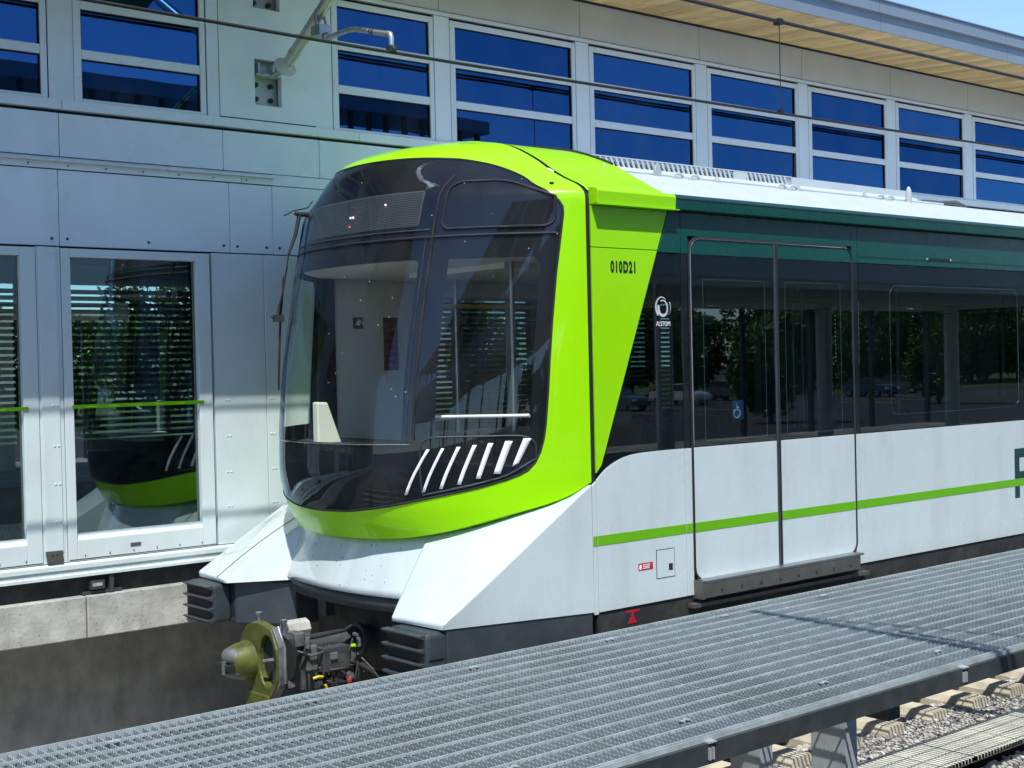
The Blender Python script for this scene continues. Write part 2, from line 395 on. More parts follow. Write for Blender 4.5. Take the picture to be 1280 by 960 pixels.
# ================================================================== STATION BUILDING
SB = thing('station_building', (5, 9.3, 1.1), 'grey panelled station building with blue strip windows and wooden eaves behind the train', 'building')
WY = 9.25
def panel(x0, x1, z0, z1, y=WY, t=.03, mat='panel_grey', name='cladding_panel', parent=SB):
    return MB().box(x0, x1, y, y+t, z0, z1).build(name, mat, parent, bevel=.0025, seg=1)
def joints(lst, lo=-11, hi=25, step=1.33):
    a = [lst[0]]
    while a[0] > lo: a.insert(0, a[0]-step)
    a += lst[1:]
    while a[-1] < hi: a.append(a[-1]+step)
    return a
# dark backing seen in the joints
MB().box(-11, 25, 9.285, 9.30, 3.42, 4.47).build('backing', 'dark_gap', SB)
MB().box(-11, 25, 9.285, 9.30, 5.50, 5.95).build('backing', 'dark_gap', SB)
J1 = joints([3.695, 5.02, 5.393])
for a, b in zip(J1, J1[1:]): panel(a+.0025, b-.0025, 3.442, 3.972)
J2 = joints([3.712, 4.98, 5.832, 7.1])
for a, b in zip(J2, J2[1:]): panel(a+.0025, b-.0025, 4.066, 4.368)
# flashing ledge over the lower band, ending near the cab
def ledge(a, b): MB().prism([(9.25, 3.978), (9.235, 3.978), (9.232, 4.022), (9.195, 4.026), (9.195, 4.034), (9.25, 4.060)], a, b, 'x').build('flashing', 'frame_alu', SB)
for a, b in ((-11, .6), (.605, 2.6), (2.605, 5.12), (5.125, 5.392)): ledge(a, b)
MB().box(5.396, 25, 9.248, 9.28, 3.978, 4.06).build('flashing', 'panel_grey', SB)
b = MB()
for x in np.arange(-1, 5.3, .28): b.ball((x, 9.229, 4.0), .007, 6, 3)
b.build('rivets', 'bolt_dark', SB)
# bolts along the lower band
bolt = MB().cyl((0, 9.252, 0), (0, 9.243, 0), .0115, .009, 8).mesh('panel_bolt', 'bolt_dark')
for a, c in zip(J1, J1[1:]):
    n = 2 if c-a > 1 else 1
    xs = [a+.055, (a+c)/2, c-.055] if c-a > 1 else [a+.06, c-.06]
    for x in xs: link('panel_bolt', bolt, SB, (x, 0, 3.492))
# long sill below the strip windows with its shadow gap
J3 = joints([3.727, 6.2], step=2.5)
for a, c in zip(J3, J3[1:]):
    MB().box(a+.002, c-.002, 9.222, 9.29, 4.392, 4.462).build('sill', 'panel_grey', SB, bevel=.003, seg=1)

# strip windows
def strip_window(x0, x1):
    zs = ((4.485, 4.765), (4.832, 5.116), (5.186, 5.466))
    f = MB()
    y0, y1 = 9.238, 9.30
    f.box(x0-.055, x0, y0, y1, 4.452+.012, 5.515).box(x1, x1+.045, y0, y1, 4.464, 5.515)
    f.box(x0, x1, y0, y1, 4.464, zs[0][0]).box(x0, x1, y0, y1, zs[2][1], 5.515)
    w = f.build('window', 'frame_alu', SB, bevel=.004, seg=1)
    MB().box(x1+.047, x1+.053, 9.246, 9.29, 4.464, 5.515).build('gasket', 'dark_gap', w)
    for (a, c), (d, e) in zip(zs, zs[1:]):
        MB().box(x0+.0005, x1-.0005, y0+.004, y1, c, d).build('transom', 'frame_alu', w, bevel=.004, seg=1)
    for a, c in zs:
        me = MB().box((x0-x1)/2+.001, (x1-x0)/2-.001, -.002, .002, (a-c)/2+.0005, (c-a)/2-.0005).mesh('pane', 'upper_glass')
        po = link('pane', me, w, ((x0+x1)/2, 9.268, (a+c)/2)); po.rotation_euler = (R(rng.uniform(-.35, .35)), 0, R(rng.uniform(-.3, .3)))
        b = MB(); t = .007
        b.box(x0+.0008, x1-.0008, 9.252, 9.261, c-t, c-.001).box(x0+.0008, x0+t, 9.252, 9.261, a+.001, c-t).box(x1-t, x1-.0008, 9.252, 9.261, a+.001, c-t)
        b.build('seal', 'dark_gap', w)
    return w
WX = [(.95, 1.87), (2.67, 3.592), (3.885, 4.802), (6.025, 6.945)]
x = 7.224
while x < 24: WX.append((x, x+1.366)); x += 1.647
for a, c in WX: strip_window(a, c)
# piers between the windows
edges = [(-11, .95)]+[(a[1], c[0]) for a, c in zip(WX, WX[1:])]
for a, c in edges:
    if abs(a-4.802) < .01: continue
    panel(a+.055, c-.057, 4.464, 5.537, 9.246, .04)
# pier carrying the catenary bracket, with two recesses
hx0, hx1 = 5.262, 5.498
p0, p1 = 4.962, 5.962
pm = MB()
pm.box(p0, hx0, 9.243, 9.30, 4.464, 5.93).box(hx1, p1, 9.243, 9.30, 4.464, 5.93)
pm.box(hx0, hx1, 9.243, 9.30, 4.464, 4.590).box(hx0, hx1, 9.243, 9.30, 4.945, 5.335).box(hx0, hx1, 9.243, 9.30, 5.69, 5.93)
pm.build('cladding_panel', 'panel_grey', SB)
MB().box(4.857, 4.955, 9.24, 9.30, 4.464, 5.53).build('corner_trim', 'frame_alu', SB, bevel=.003, seg=1)
MB().box(4.962, 5.80, 9.2405, 9.245, 4.4645, 4.474).build('slot', 'dark_gap', SB)
for z0, z1 in ((4.590, 4.945), (5.335, 5.69)):
    pl = MB().box(hx0-.03, hx1+.03, 9.335, 9.35, z0-.03, z1+.03).build('bracket_plate', 'galv_post', SB)
    for bx in (5.315, 5.445):
        for bz in (.06, .17):
            MB().tube([(bx, 9.336, z0+bz), (bx, 9.312, z0+bz), (bx, 9.3119, z0+bz), (bx, 9.298, z0+bz)], [.021, .021, .011, .010], 8).build('anchor_bolt', 'bolt_dark', pl)
    MB().box(hx0+.01, hx1-.005, 9.23, 9.335, z0+.228, z0+.242).box(5.30, 5.315, 9.25, 9.335, z0+.242, z0+.33).box(5.43, 5.445, 9.25, 9.335, z0+.242, z0+.33).build('bracket_shelf', 'galv_post', pl)
# header course under the eaves
J4 = [-11+1.652*k for k in range(0, 23)]
J4 = [7.06+1.652*k for k in range(-11, 12)]
for a, c in zip(J4, J4[1:]):
    lo = a+.003; hi = c-.003
    for s0, s1 in (((lo, min(hi, 4.955)), (max(lo, 5.966), hi)) if (lo < 5.966 and hi > 4.955) else ((lo, hi),)):
        if s1-s0 > .02: panel(s0, s1, 5.582, 5.915, mat='panel_tan')
MB().box(5.966, 25, 9.236, 9.29, 5.542, 5.574).build('head_trim', 'frame_alu', SB, bevel=.003, seg=1)
MB().box(-11, 4.955, 9.236, 9.29, 5.542, 5.574).build('head_trim', 'frame_alu', SB, bevel=.003, seg=1)
MB().box(-11, 25, 9.225, 9.28, 5.917, 5.928).build('soffit_bead', 'dark_gap', SB)

# overhanging roof: wooden soffit boards and a two-step metal fascia
roof = MB().prism([(8.16, 5.90), (9.3, 6.0), (15.2, 6.0), (15.2, 6.15), (8.16, 6.15)], -11, 25, 'x').build('roof', 'dark_interior', SB)
MB().prism([(7.60, 5.65), (8.092, 5.84), (8.092, 6.15), (7.60, 5.95)], -11, 5.2, 'x').build('added_shade_canopy', 'fascia_grey', roof)  # unseen roof extension, added to cast shade on the screen doors
bm_ = MB().prism([(8.115, 5.852), (9.30, 5.934), (9.30, 5.954), (8.115, 5.872)], 0, .136, 'x').mesh('soffit_board', 'soffit_wood')
for k in range(255): link('soffit_board', bm_, roof, (-10.7+.1405*k, 0, 0)).location = Vector((-10.7+.1405*k, 0, 0))
x = 11.826-2.43*2
while x < 24.5:
    a, c = (x+.003, x+2.427) if x > 7 else (5.21, x+2.427)
    MB().prism([(8.10, 5.843), (8.114, 5.843), (8.114, 6.03), (8.06, 6.03), (8.06, 6.018), (8.10, 6.004)], a, c, 'x').build('fascia_panel', 'fascia_grey', roof)
    MB().prism([(8.112, 6.031), (8.15, 6.031), (8.15, 6.176), (8.095, 6.176), (8.095, 6.166), (8.112, 6.160)], a, c, 'x').build('fascia_panel', 'fascia_grey', roof)
    x += 2.43
MB().box(-11, 25, 8.1155, 8.159, 5.88, 6.15).build('fascia_core', 'dark_gap', roof)
# inside: platform hall and upper room
MB().box(-11, 25, 9.40, 13.5, 3.46, 3.52).build('hall_ceiling', 'lining', SB)
MB().box(-11, 25, 9.31, 14.2, 4.36, 4.44).build('upper_floor', 'dark_interior', SB)
MB().box(-11, 25, 13.9, 14.0, 4.44, 6.0).build('upper_back_wall', 'lining', SB)
MB().box(-11.1, -11, 9.25, 14, -.5, 6.0).box(25, 25.1, 9.25, 14, -.5, 6.0).build('end_wall', 'panel_grey', SB)
for x in np.arange(-10, 25, 3.3): MB().box(x, x+.18, 10.6, 10.8, 4.44, 6.0).build('upper_column', 'lining_light', SB)
for x in np.arange(-10, 25, 4.1): MB().cyl((x, 11.9, 1.1), (x, 11.9, 3.46), .13, .13, 16).build('hall_column', 'lining_light', SB, smooth=40)
sl = MB().box(-11, 25, 13.20, 13.26, 0, .042).mesh('louvre_slat', 'dark_steel')
for k in range(23): link('louvre_slat', sl, SB, (0, 0, 1.90+.066*k))
MB().box(-11, 25, 13.18, 13.30, 1.1, 1.88).build('dado_wall', 'dark_interior', SB)
for x in np.arange(-10.5, 25, 2.2): MB().box(x, x+.07, 13.27, 13.36, 1.1, 3.46).build('louvre_post', 'dark_steel', SB)

# ================================================================== PLATFORM SCREEN DOORS
SD = thing('sliding_door_sill', (4, 9.3, .99), 'pale aluminium sill rail running under the platform screen doors', 'rail')
MB().prism([(9.205, 1.125), (9.36, 1.125), (9.36, 1.228), (9.215, 1.232), (9.205, 1.215), (9.205, 1.186), (9.217, 1.180), (9.217, 1.150), (9.205, 1.145)], -11, 24.8, 'x').build('rail', 'frame_white', SD)
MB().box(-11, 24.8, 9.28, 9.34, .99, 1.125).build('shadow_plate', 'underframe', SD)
for x in np.arange(-2.4, 24, 1.56):
    MB().box(x, x+.1, 9.212, 9.28, 1.025, 1.085).box(x+.14, x+.17, 9.22, 9.28, .991, 1.124).box(x-.05, x+.24, 9.24, 9.28, .9905, 1.01).build('support_foot', 'dark_steel', SD)
    MB().box(x+.01, x+.08, 9.207, 9.2115, 1.045, 1.068).build('foot_tag', 'edge_concrete', SD)
def screen_door(x0, x1, label, group=None):
    d = thing('platform_screen_door', (x0, 9.25, 1.235), label, 'door', group)
    gx0, gx1, gz0, gz1 = x0+.066, x1-.108, 1.425, 3.365
    f = MB().box(x0, gx0, 9.225, 9.30, 1.236, 3.425).box(gx1, x1, 9.225, 9.30, 1.236, 3.425).box(gx0, gx1, 9.225, 9.30, 1.236, gz0-.045).box(gx0, gx1, 9.225, 9.30, gz1, 3.425)
    fr = f.build('frame', 'frame_white', d, bevel=.004)
    MB().prism([(9.225, gz0-.045), (9.30, gz0-.045), (9.30, gz0), (9.262, gz0)], gx0+.001, gx1-.001, 'x').build('glazing_bead', 'frame_white', fr)
    b = MB()
    for k in range(6):
        x = x0+.12+k*(x1-x0-.24)/5; b.box(x-.003, x+.003, 9.2215, 9.2255, 1.262, 1.277)
    b.build('drain_slots', 'bolt_dark', fr)
    MB().box(x0+.004, x1-.004, 9.2235, 9.226, 1.243, 1.249).build('seam', 'bolt_dark', fr)
    MB().box(x0+.455, x0+.535, 9.2215, 9.2255, 1.298, 1.324).build('rating_plate', 'step_metal', fr)
    pn = MB().box(gx0+.001, gx1-.001, 9.268, 9.274, gz0, gz1).build('pane', 'screen_glass', d)
    b = MB(); t = .03
    b.box(gx0, gx1, 9.276, 9.284, gz1-.05, gz1).box(gx1-t, gx1, 9.276, 9.284, gz0, gz1-.05).box(gx0, gx0+.012, 9.276, 9.284, gz0, gz1-.05)
    b.build('border', 'dark_gap', pn)
    MB().box(gx0-.014, gx1+.03, 9.215, 9.224, 2.304, 2.329).build('safety_strip', 'stripe_lime', d, bevel=.002, seg=1)
    b = MB()
    for k in range(5): b.box(gx0+.08+k*.17, gx0+.16+k*.17, 9.2138, 9.2149, 2.311, 2.319)
    b.build('strip_print', 'lime_paint', d)
    return d
screen_door(3.690, 4.828, 'full platform screen door with green safety strip just left of the train cab')
screen_door(2.372, 3.510, 'platform screen door cut off by the left edge of the picture')
screen_door(1.054, 2.192, 'platform screen door left of the picture edge')
for k in range(13): screen_door(5.75+1.40*k, 6.888+1.40*k, 'platform screen door hidden behind the train', 'screen doors behind the train')
RIV = MB().ball((0, 0, 0), .0085, 8, 4, (1, .6, 1)).mesh('rivet', 'frame_white', 60)
def screen_post(x0, x1, label, group=None):
    d = thing('screen_door_post', ((x0+x1)/2, 9.25, 1.235), label, 'post', group)
    MB().box(x0, x1, 9.232, 9.30, 1.236, 3.432).build('cover', 'frame_white', d, bevel=.004)
    MB().box(x0+.012, x1-.03, 9.222, 9.2315, 1.31, 3.430).build('cover_plate', 'frame_white', d, bevel=.003, seg=1)
    xm = (x0+x1)/2
    for z in (3.385, 2.86, 2.33, 2.05, 1.785, 1.525):
        for dx in (.008, .038): link('rivet', RIV, d, (xm+dx, 9.2215, z))
    MB().prism([(x0+.02, 1.236), (x0+.13, 1.236), (x0+.125, 1.325), (x0+.008, 1.325)], 9.205, 9.2215).build('foot_bracket', 'step_metal', d)
    MB().ball((x0+.05, 9.205, 1.30), .008, 6, 4).ball((x0+.085, 9.205, 1.30), .008, 6, 4).build('bracket_bolts', 'bolt_dark', d)
    return d
screen_post(3.515, 3.686, 'riveted white post between the two platform screen doors at left')
screen_post(2.197, 2.368, 'riveted white post left of the picture edge')
def blank(x0, x1, label, rv):
    d = thing('blank_panel', ((x0+x1)/2, 9.25, 1.235), label, 'panel')
    MB().box(x0, x1, 9.236, 9.29, 1.236, 3.432).build('sheet', 'frame_white', d, bevel=.003, seg=1)
    for z in (3.385, 2.845, 2.324, 2.052, 1.78, 1.52):
        for dx in (0, .028): link('rivet', RIV, d, (rv+dx, 9.2355, z))
blank(4.852, 5.290, 'blank white riveted panel between screen door and train cab', 4.945)
blank(5.295, 5.742, 'blank riveted panel half hidden by the train nose', 5.33)

# ================================================================== TRACKS
def track(yc, x0, x1, label):
    t = thing('railway_track', ((x0+x1)/2, yc, -.44), label, 'track')
    m = MB().prism([(-.13, 0), (.13, 0), (.13, .10), (.10, .155), (-.10, .155), (-.13, .10)], -1.40, 1.40, 'y').mesh('sleeper', 'sleeper_concrete')
    x = x0
    while x < x1:
        link('sleeper', m, t, (x, yc, -.515)); x += .6
    for s in (-1, 1):
        y = yc+s*.7525
        MB().prism([(y-.075, -.36), (y+.075, -.36), (y+.012, -.335), (y+.010, -.235), (y+.036, -.225), (y+.036, -.19), (y-.036, -.19), (y-.036, -.225), (y-.010, -.235), (y-.012, -.335)], x0-.3, x1, 'x').build('rail', 'rail_steel', t)
    return t
YC = 7.61
track(YC, -11.29, 26, 'railway track with concrete sleepers under the train')
track(2.35, -11.29, 26, 'near railway track in front of the walkway')

# loose ballast stones
def ballast(name, regions, n, seed):
    r = np.random.default_rng(seed)
    t = (1+5**.5)/2
    ico = np.array([(-1, t, 0), (1, t, 0), (-1, -t, 0), (1, -t, 0), (0, -1, t), (0, 1, t), (0, -1, -t), (0, 1, -t), (t, 0, -1), (t, 0, 1), (-t, 0, -1), (-t, 0, 1)], float)
    ico /= np.linalg.norm(ico[0])
    F = np.array([(0, 11, 5), (0, 5, 1), (0, 1, 7), (0, 7, 10), (0, 10, 11), (1, 5, 9), (5, 11, 4), (11, 10, 2), (10, 7, 6), (7, 1, 8), (3, 9, 4), (3, 4, 2), (3, 2, 6), (3, 6, 8), (3, 8, 9), (4, 9, 5), (2, 4, 11), (6, 2, 10), (8, 6, 7), (9, 8, 1)])
    V = []; FF = []; c = 0
    for (x0, x1, y0, y1, zb, dens) in regions:
        m = int((x1-x0)*(y1-y0)*dens)
        for i in range(m):
            s = r.uniform(.016, .034)*np.array([r.uniform(.8, 1.3), r.uniform(.7, 1.1), r.uniform(.55, .95)])
            q = ico*(1+r.uniform(-.24, .24, (12, 1)))*s
            a, b = r.uniform(0, 6.28), r.normal(0, .5)
            ca, sa, cb, sb = math.cos(a), math.sin(a), math.cos(b), math.sin(b)
            Rm = np.array([(ca, -sa*cb, sa*sb), (sa, ca*cb, -ca*sb), (0, sb, cb)])
            x, y = r.uniform(x0, x1), r.uniform(y0, y1)
            z = zb(x, y)+r.uniform(-.012, .018)
            V.append(q@Rm.T+(x, y, z)); FF.append(F+c); c += 12
    V = np.concatenate(V); FF = np.concatenate(FF)
    me = bpy.data.meshes.new(name); me.from_pydata(V.tolist(), [], FF.tolist()); me.materials.append(MATS['ballast_stone'])
    return tag(link(name, me), 'loose crushed grey stone ballast around the sleepers', 'ballast', kind='stuff')
zb = lambda x, y: -.432-.012*math.sin(x*3.1)*math.cos(y*4)-.028*min(1, max(0, (y-6.02)/.12))
ballast('ballast', [(5.0, 14.5, 5.72, 6.55, zb, 1250), (5.5, 11.0, 4.70, 5.29, lambda x, y: -.445, 1100), (14.5, 20, 5.7, 6.5, zb, 500)], 0, 5)

# cable trough covers on the ballast
def cover(x0, x1, y0, y1, z, label, group):
    d = thing('cable_trough_cover', ((x0+x1)/2, (y0+y1)/2, -.44), label, 'cover', group)
    b = MB()
    n = int((x1-x0)/.042)
    for k in range(n+1):
        x = x0+k*(x1-x0-.03)/n; b.box(x, x+.030, y0, y1, z-.04, z)
    b.build('bearing_bars', 'cover_grating', d)
    b = MB()
    m = int((y1-y0)/.05)
    for k in range(m+1):
        y = y0+k*(y1-y0-.032)/m; b.box(x0, x1, y, y+.032, z-.036, z-.004)
    b.build('cross_bars', 'cover_grating', d)
    MB().box(x0+.03, x1-.03, y0+.04, y1-.04, -.56, z-.045).build('trough', 'dark_gap', d)
tx = 5.11
for k in range(9):
    cover(tx, tx+1.18, 5.29, 5.76, -.335, {1: 'pale gridded cable trough cover behind the walkway posts', 2: 'pale gridded cable trough cover right of the walkway posts', 3: 'pale gridded cable trough cover at the lower right corner'}.get(k, 'pale gridded cable trough cover outside the picture'), 'trough covers along the track')
    tx += 1.20

# ================================================================== WALKWAY
WZ = .95; WY0, WY1 = 3.885, 5.768
WK = thing('service_walkway', (6, 4.8, -.44), 'galvanised steel grating walkway on posts running beside the train', 'walkway')
PL = .856*1.164
def grating_mesh():
    b = MB(); n = 23; px = .0433; L = n*px
    for k in range(n):
        x = .004+k*px; y = WY0+.012; pr = []
        # serrated bearing bar: teeth along the top edge
        tooth = .026; m = int((WY1-.012-y)/tooth)
        top = []
        for i in range(m):
            top += [(y+i*tooth, WZ-.006), (y+i*tooth+.005, WZ), (y+i*tooth+.015, WZ), (y+i*tooth+.020, WZ-.006)]
        V = []; F = []
        for (yy, zz) in top:
            V += [(x, yy, zz), (x+.0038, yy, zz)]
        base = len(V)
        V += [(x, y, WZ-.038), (x+.0038, y, WZ-.038), (x, WY1-.012, WZ-.038), (x+.0038, WY1-.012, WZ-.038)]
        for i in range(len(top)-1): F.append((2*i, 2*i+1, 2*i+3, 2*i+2))
        F.append(tuple([base]+[2*i for i in range(len(top))]+[base+2])[::-1])
        F.append(tuple([base+1]+[2*i+1 for i in range(len(top))]+[base+3]))
        F.append((base, base+1, base+3, base+2))
        b._add(V, F)
    rods = MB(); nn = 14; st = (WY1-WY0-.010)/nn
    for j in range(nn+1):
        y = WY0+j*st; rods.box(.001, L-.002, y, y+.0065, WZ-.034 if j in (0, nn) else WZ-.012, WZ+.0012)
    b.box(0, .0030, WY0+.0105, WY1-.0105, WZ-.034, WZ-.001).box(L-.0050, L-.002, WY0+.0105, WY1-.0105, WZ-.034, WZ-.001)
    return b.mesh('grating_panel', 'galv_bar_shaded'), rods.mesh('cross_rods', 'galvanised'), L
gm, gr, GL = grating_mesh()
k0 = -6
for k in range(k0, 22):
    gp = link('grating_panel', gm, WK, (2.911+k*GL, 0, rng.uniform(-.0012, .0012))); link('cross_rods', gr, gp)
clip = MB().box(-.026, .026, -.006, .006, WZ, WZ+.003).box(-.026, -.014, -.012, .012, WZ-.002, WZ+.004).box(.014, .026, -.012, .012, WZ-.002, WZ+.004).cyl((0, 0, WZ+.002), (0, 0, WZ+.008), .008, .007, 8).mesh('saddle_clip', 'galvanised')
for k in range(k0, 22):
    for dx in (.5,):
        for y in (4.10, 5.60): link('saddle_clip', clip, WK, (2.911+k*GL+dx*GL, y, 0))
xa, xb = 2.911+k0*GL, 2.911+22*GL
MB().prism([(3.866, .925), (3.882, .925), (3.882, .93), (3.870, .93), (3.870, .948), (3.866, .948)], xa, xb, 'x').build('kick_lip', 'galvanised', WK)
MB().prism([(3.845, .835), (3.905, .835), (3.905, .843), (3.853, .843), (3.853, .915), (3.895, .915), (3.895, .924), (3.845, .924)], xa, xb, 'x').build('edge_channel', 'dark_steel', WK)
MB().box(xa, xb, 5.735, 5.775, .835, .9155).build('edge_channel', 'dark_steel', WK)
for y in (4.62, 5.17): MB().box(xa, xb, y-.03, y+.03, .84, .9155).build('stringer', 'dark_steel', WK)
hook = MB().box(0, .010, 3.834, 3.8445, .855, .905).box(.022, .032, 3.834, 3.8445, .855, .905).box(0, .05, 3.836, 3.88, .9245, .931).mesh('edge_bracket', 'galv_post')
for x in (4.27, 6.22, 8.2, 2.3): link('edge_bracket', hook, WK, (x, 0, 0))
def post_pair(x):
    for y0 in (4.17, 4.72):
        b = MB().box(x, x+.10, y0, y0+.012, -.55, .83).box(x, x+.10, y0+.20, y0+.212, -.55, .83).box(x+.044, x+.056, y0+.012, y0+.20, -.55, .83).box(x-.002, x+.008, y0+.0125, y0+.1995, -.55, .83)
        b.build('post', 'galv_post', WK)
    MB().box(x, x+.10, 3.91, 5.73, .745, .834).build('cross_beam', 'dark_steel', WK)
for x in (5.66, 9.66, 13.66, 17.66, 1.66, -2.34): post_pair(x)

# ================================================================== CATENARY
def wire(name, pts, r, label, mat='copper_wire'):
    return tag(MB().tube(pts, r, 8).build(name, mat, smooth=60), label, 'wire')
def zc(x): return 4.694+.0006*(x-5.4)**2 if x > 5.4 else 4.694+.012*(5.4-x)
wire('contact_wire', [(x, 7.61, zc(x)) for x in np.arange(-10, 30.1, .8)],   .012, 'lower dark contact wire running above the train roof')
zm = lambda x: 5.505-.004*(x-10)+.0003*(x-10)**2
for dy, lab in ((0.0, 'upper dark catenary wire crossing the wooden eaves, nearer of the pair'), (.035, 'upper dark catenary wire crossing the wooden eaves, farther of the pair')):
    wire('messenger_wire', [(x, 7.60+dy, zm(x)+dy*.6) for x in np.arange(-10, 30.1, .8)], .0135, lab)
DR = thing('dropper', (9.58, 7.61, 4.70), 'thin vertical dropper wire hanging between the two overhead wires', 'wire')
MB().cyl((9.58, 7.61, 4.78), (9.58, 7.61, zm(9.58)), .0045, .0045, 6).build('rod', 'copper_wire', DR)
MB().box(9.555, 9.605, 7.59, 7.63, 4.705, 4.735).tube([(9.58, 7.61, 4.735), (9.565, 7.61, 4.755), (9.58, 7.61, 4.785), (9.595, 7.61, 4.755), (9.58, 7.61, 4.735)], .004, 6).build('wire_clamp', 'copper_wire', DR)
MB().box(9.55, 9.61, 7.585, 7.65, zm(9.58)-.02, zm(9.58)+.03).build('hanger_clamp', 'copper_wire', DR)
CB = thing('catenary_bracket', (5.4, 9.3, 4.82), 'pale tubular catenary bracket with curved steady arm fixed to the wall', 'bracket')
MB().tube([(5.40, 9.05, 4.835), (5.40, 8.60, 5.105), (5.40, 8.0, 5.465), (5.40, 7.35, 5.855)], .042, 16).build('main_tube', 'tube_alu', CB, smooth=50)
MB().cyl((5.372, 9.17, 4.800), (5.40, 9.04, 4.84), .022, .022, 10).build('pivot_rod', 'steel', CB)
ax = Vector((0, -.45, .27)).normalized()
dsc = MB(); c0 = Vector((5.40, 9.02, 4.853))
dsc.tube([c0-ax*.012, c0-ax*.006, c0+ax*.006, c0+ax*.02, c0+ax*.05], [.02, .088, .09, .055, .046], 24).build('insulator_disc', 'insulator', CB, smooth=50)
for o_, rr in ((.14, .047), (.30, .045)):
    c1 = c0+ax*o_; MB().tube([c1, c1+ax*.03], rr, 16).build('tube_collar', 'tube_alu', CB, smooth=40)
cl = Vector((5.40, 8.47, 5.10))
MB().box(5.35, 5.45, 8.44, 8.56, 4.985, 5.06).tube([(5.34, 8.50, 5.02), (5.46, 8.50, 5.02)], .022, 8).tube([(5.36, 8.52, 5.15), (5.36, 8.46, 4.98)], .012, 6).tube([(5.44, 8.52, 5.15), (5.44, 8.46, 4.98)], .012, 6).ball((5.40, 8.43, 4.965), .035, 10, 6).build('arm_clamp', 'steel', CB, smooth=40)
arm = [(5.40, 8.44, 4.955), (5.40, 8.36, 4.955), (5.40, 8.25, 4.957), (5.40, 8.14, 4.957), (5.40, 8.05, 4.945), (5.40, 7.95, 4.917), (5.40, 7.80, 4.872), (5.40, 7.66, 4.832)]
MB().tube(arm, .019, 12).build('steady_arm', 'tube_alu', CB, smooth=50)
MB().tube([(5.40, 7.665, 4.836), (5.40, 7.622, 4.822), (5.40, 7.615, 4.80), (5.40, 7.612, 4.735)], [.021, .021, .020, .017], 10).build('arm_tip', 'tube_alu', CB, smooth=50)
for y, z in ((7.86, 4.890), (7.83, 4.881)): MB().tube([(5.40, y, z), (5.40, y-.012, z-.0035)], .0225, 12).build('arm_band', 'bolt_dark', CB, smooth=50)
MB().box(5.375, 5.425, 7.585, 7.645, 4.70, 4.74).ball((5.40, 7.59, 4.72), .018, 8, 5).ball((5.40, 7.64, 4.715), .016, 8, 5).build('wire_clamp', 'bolt_dark', CB)
# upper stay of the bracket, above the frame
MB().tube([(5.40, 9.20, 5.56), (5.40, 8.3, 5.72), (5.40, 7.4, 5.88)], .024, 10).build('stay_tube', 'tube_alu', CB, smooth=50)
# a second bracket over the near track; only its shadow falls on the walkway
NB = thing('track_bracket', (5.30, 2.2, -.44), 'catenary mast with double arm over the near track, outside the picture', 'bracket')
MB().cyl((5.30, 1.05, -.44), (5.30, 1.05, 6.8), .11, .09, 14).build('mast', 'galv_post', NB, smooth=40)
MB().tube([(5.30, 1.05, 4.75), (5.30, 3.58, 4.98)], .038, 12).build('arm', 'tube_alu', NB, smooth=50)
MB().tube([(5.40, 1.05, 4.65), (5.40, 2.6, 4.90)], .024, 12).build('arm', 'tube_alu', NB, smooth=50)
MB().tube([(5.30, 1.05, 6.4), (5.30, 3.3, 4.98)], .016, 8).build('stay', 'tube_alu', NB, smooth=50)

# ================================================================== TRAIN
TR = thing('metro_train', (5.8, 7.61, -.08), 'white and lime green metro train with black panoramic cab front', 'train')
S = 6.14; XE = 24.0

# ---------------- cab surface: X = 5.80 - D(l, z) with l the offset from the centre line
def pchip(K, x):
    X, Y = K[:, 0], K[:, 1]; h = np.diff(X); d = np.diff(Y)/h; m = np.zeros(len(X)); m[0], m[-1] = d[0], d[-1]
    for i in range(1, len(X)-1):
        if d[i-1]*d[i] > 0:
            w1 = 2*h[i]+h[i-1]; w2 = h[i]+2*h[i-1]; m[i] = (w1+w2)/(w1/d[i-1]+w2/d[i])
    x = np.clip(x, X[0], X[-1]); i = np.clip(np.searchsorted(X, x)-1, 0, len(h)-1); t = (x-X[i])/h[i]
    return (2*t**3-3*t**2+1)*Y[i]+(t**3-2*t**2+t)*h[i]*m[i]+(-2*t**3+3*t**2)*Y[i+1]+(t**3-t**2)*h[i]*m[i+1]
DK = np.array([(1.0, .80), (1.30, .905), (1.437, .965), (1.56, 1.035), (1.70, 1.092), (1.9, 1.125), (2.4, 1.088), (2.9, .99), (3.3, .892), (3.6, .81), (3.8, .755), (3.93, .66), (4.0, .50), (4.05, .27), (4.098, 0)])
SEC = np.array([(3.56, 1.47), (3.60, 1.462), (3.649, 1.415), (3.719, 1.265), (3.778, 1.153), (3.862, 1.016), (3.937, .872), (3.985, .763), (4.012, .682), (4.05, .5), (4.085, .28), (4.098, 0.0)])
def Lz(z): return np.where(np.asarray(z) < 3.56, 1.47, pchip(SEC, np.maximum(z, 3.56)))
def noseX(l, z):
    L = np.maximum(Lz(z), 1e-4); q = np.maximum(1-np.abs(l/L)**2.4, 0)
    return 5.80-pchip(DK, np.asarray(z, float))*q**.92
def noseN(l, z):
    h = 1e-3
    fl = (noseX(l+h, z)-noseX(l-h, z))/(2*h); fz = (noseX(l, z+h)-noseX(l, z-h))/(2*h)
    fl = np.clip(fl, -6, 6); fz = np.clip(fz, -12, 12)
    n = np.stack([-np.ones_like(fl), fl, fz], -1); return n/np.linalg.norm(n, axis=-1, keepdims=True)
def noseP(lz, off=0.0):
    lz = np.asarray(lz, float); l, z = lz[:, 0], lz[:, 1]
    P = np.stack([noseX(l, z), YC+l, z], -1); return P+noseN(l, z)*off
def curve(K, xs): return pchip(np.array(K, float), np.asarray(xs, float))
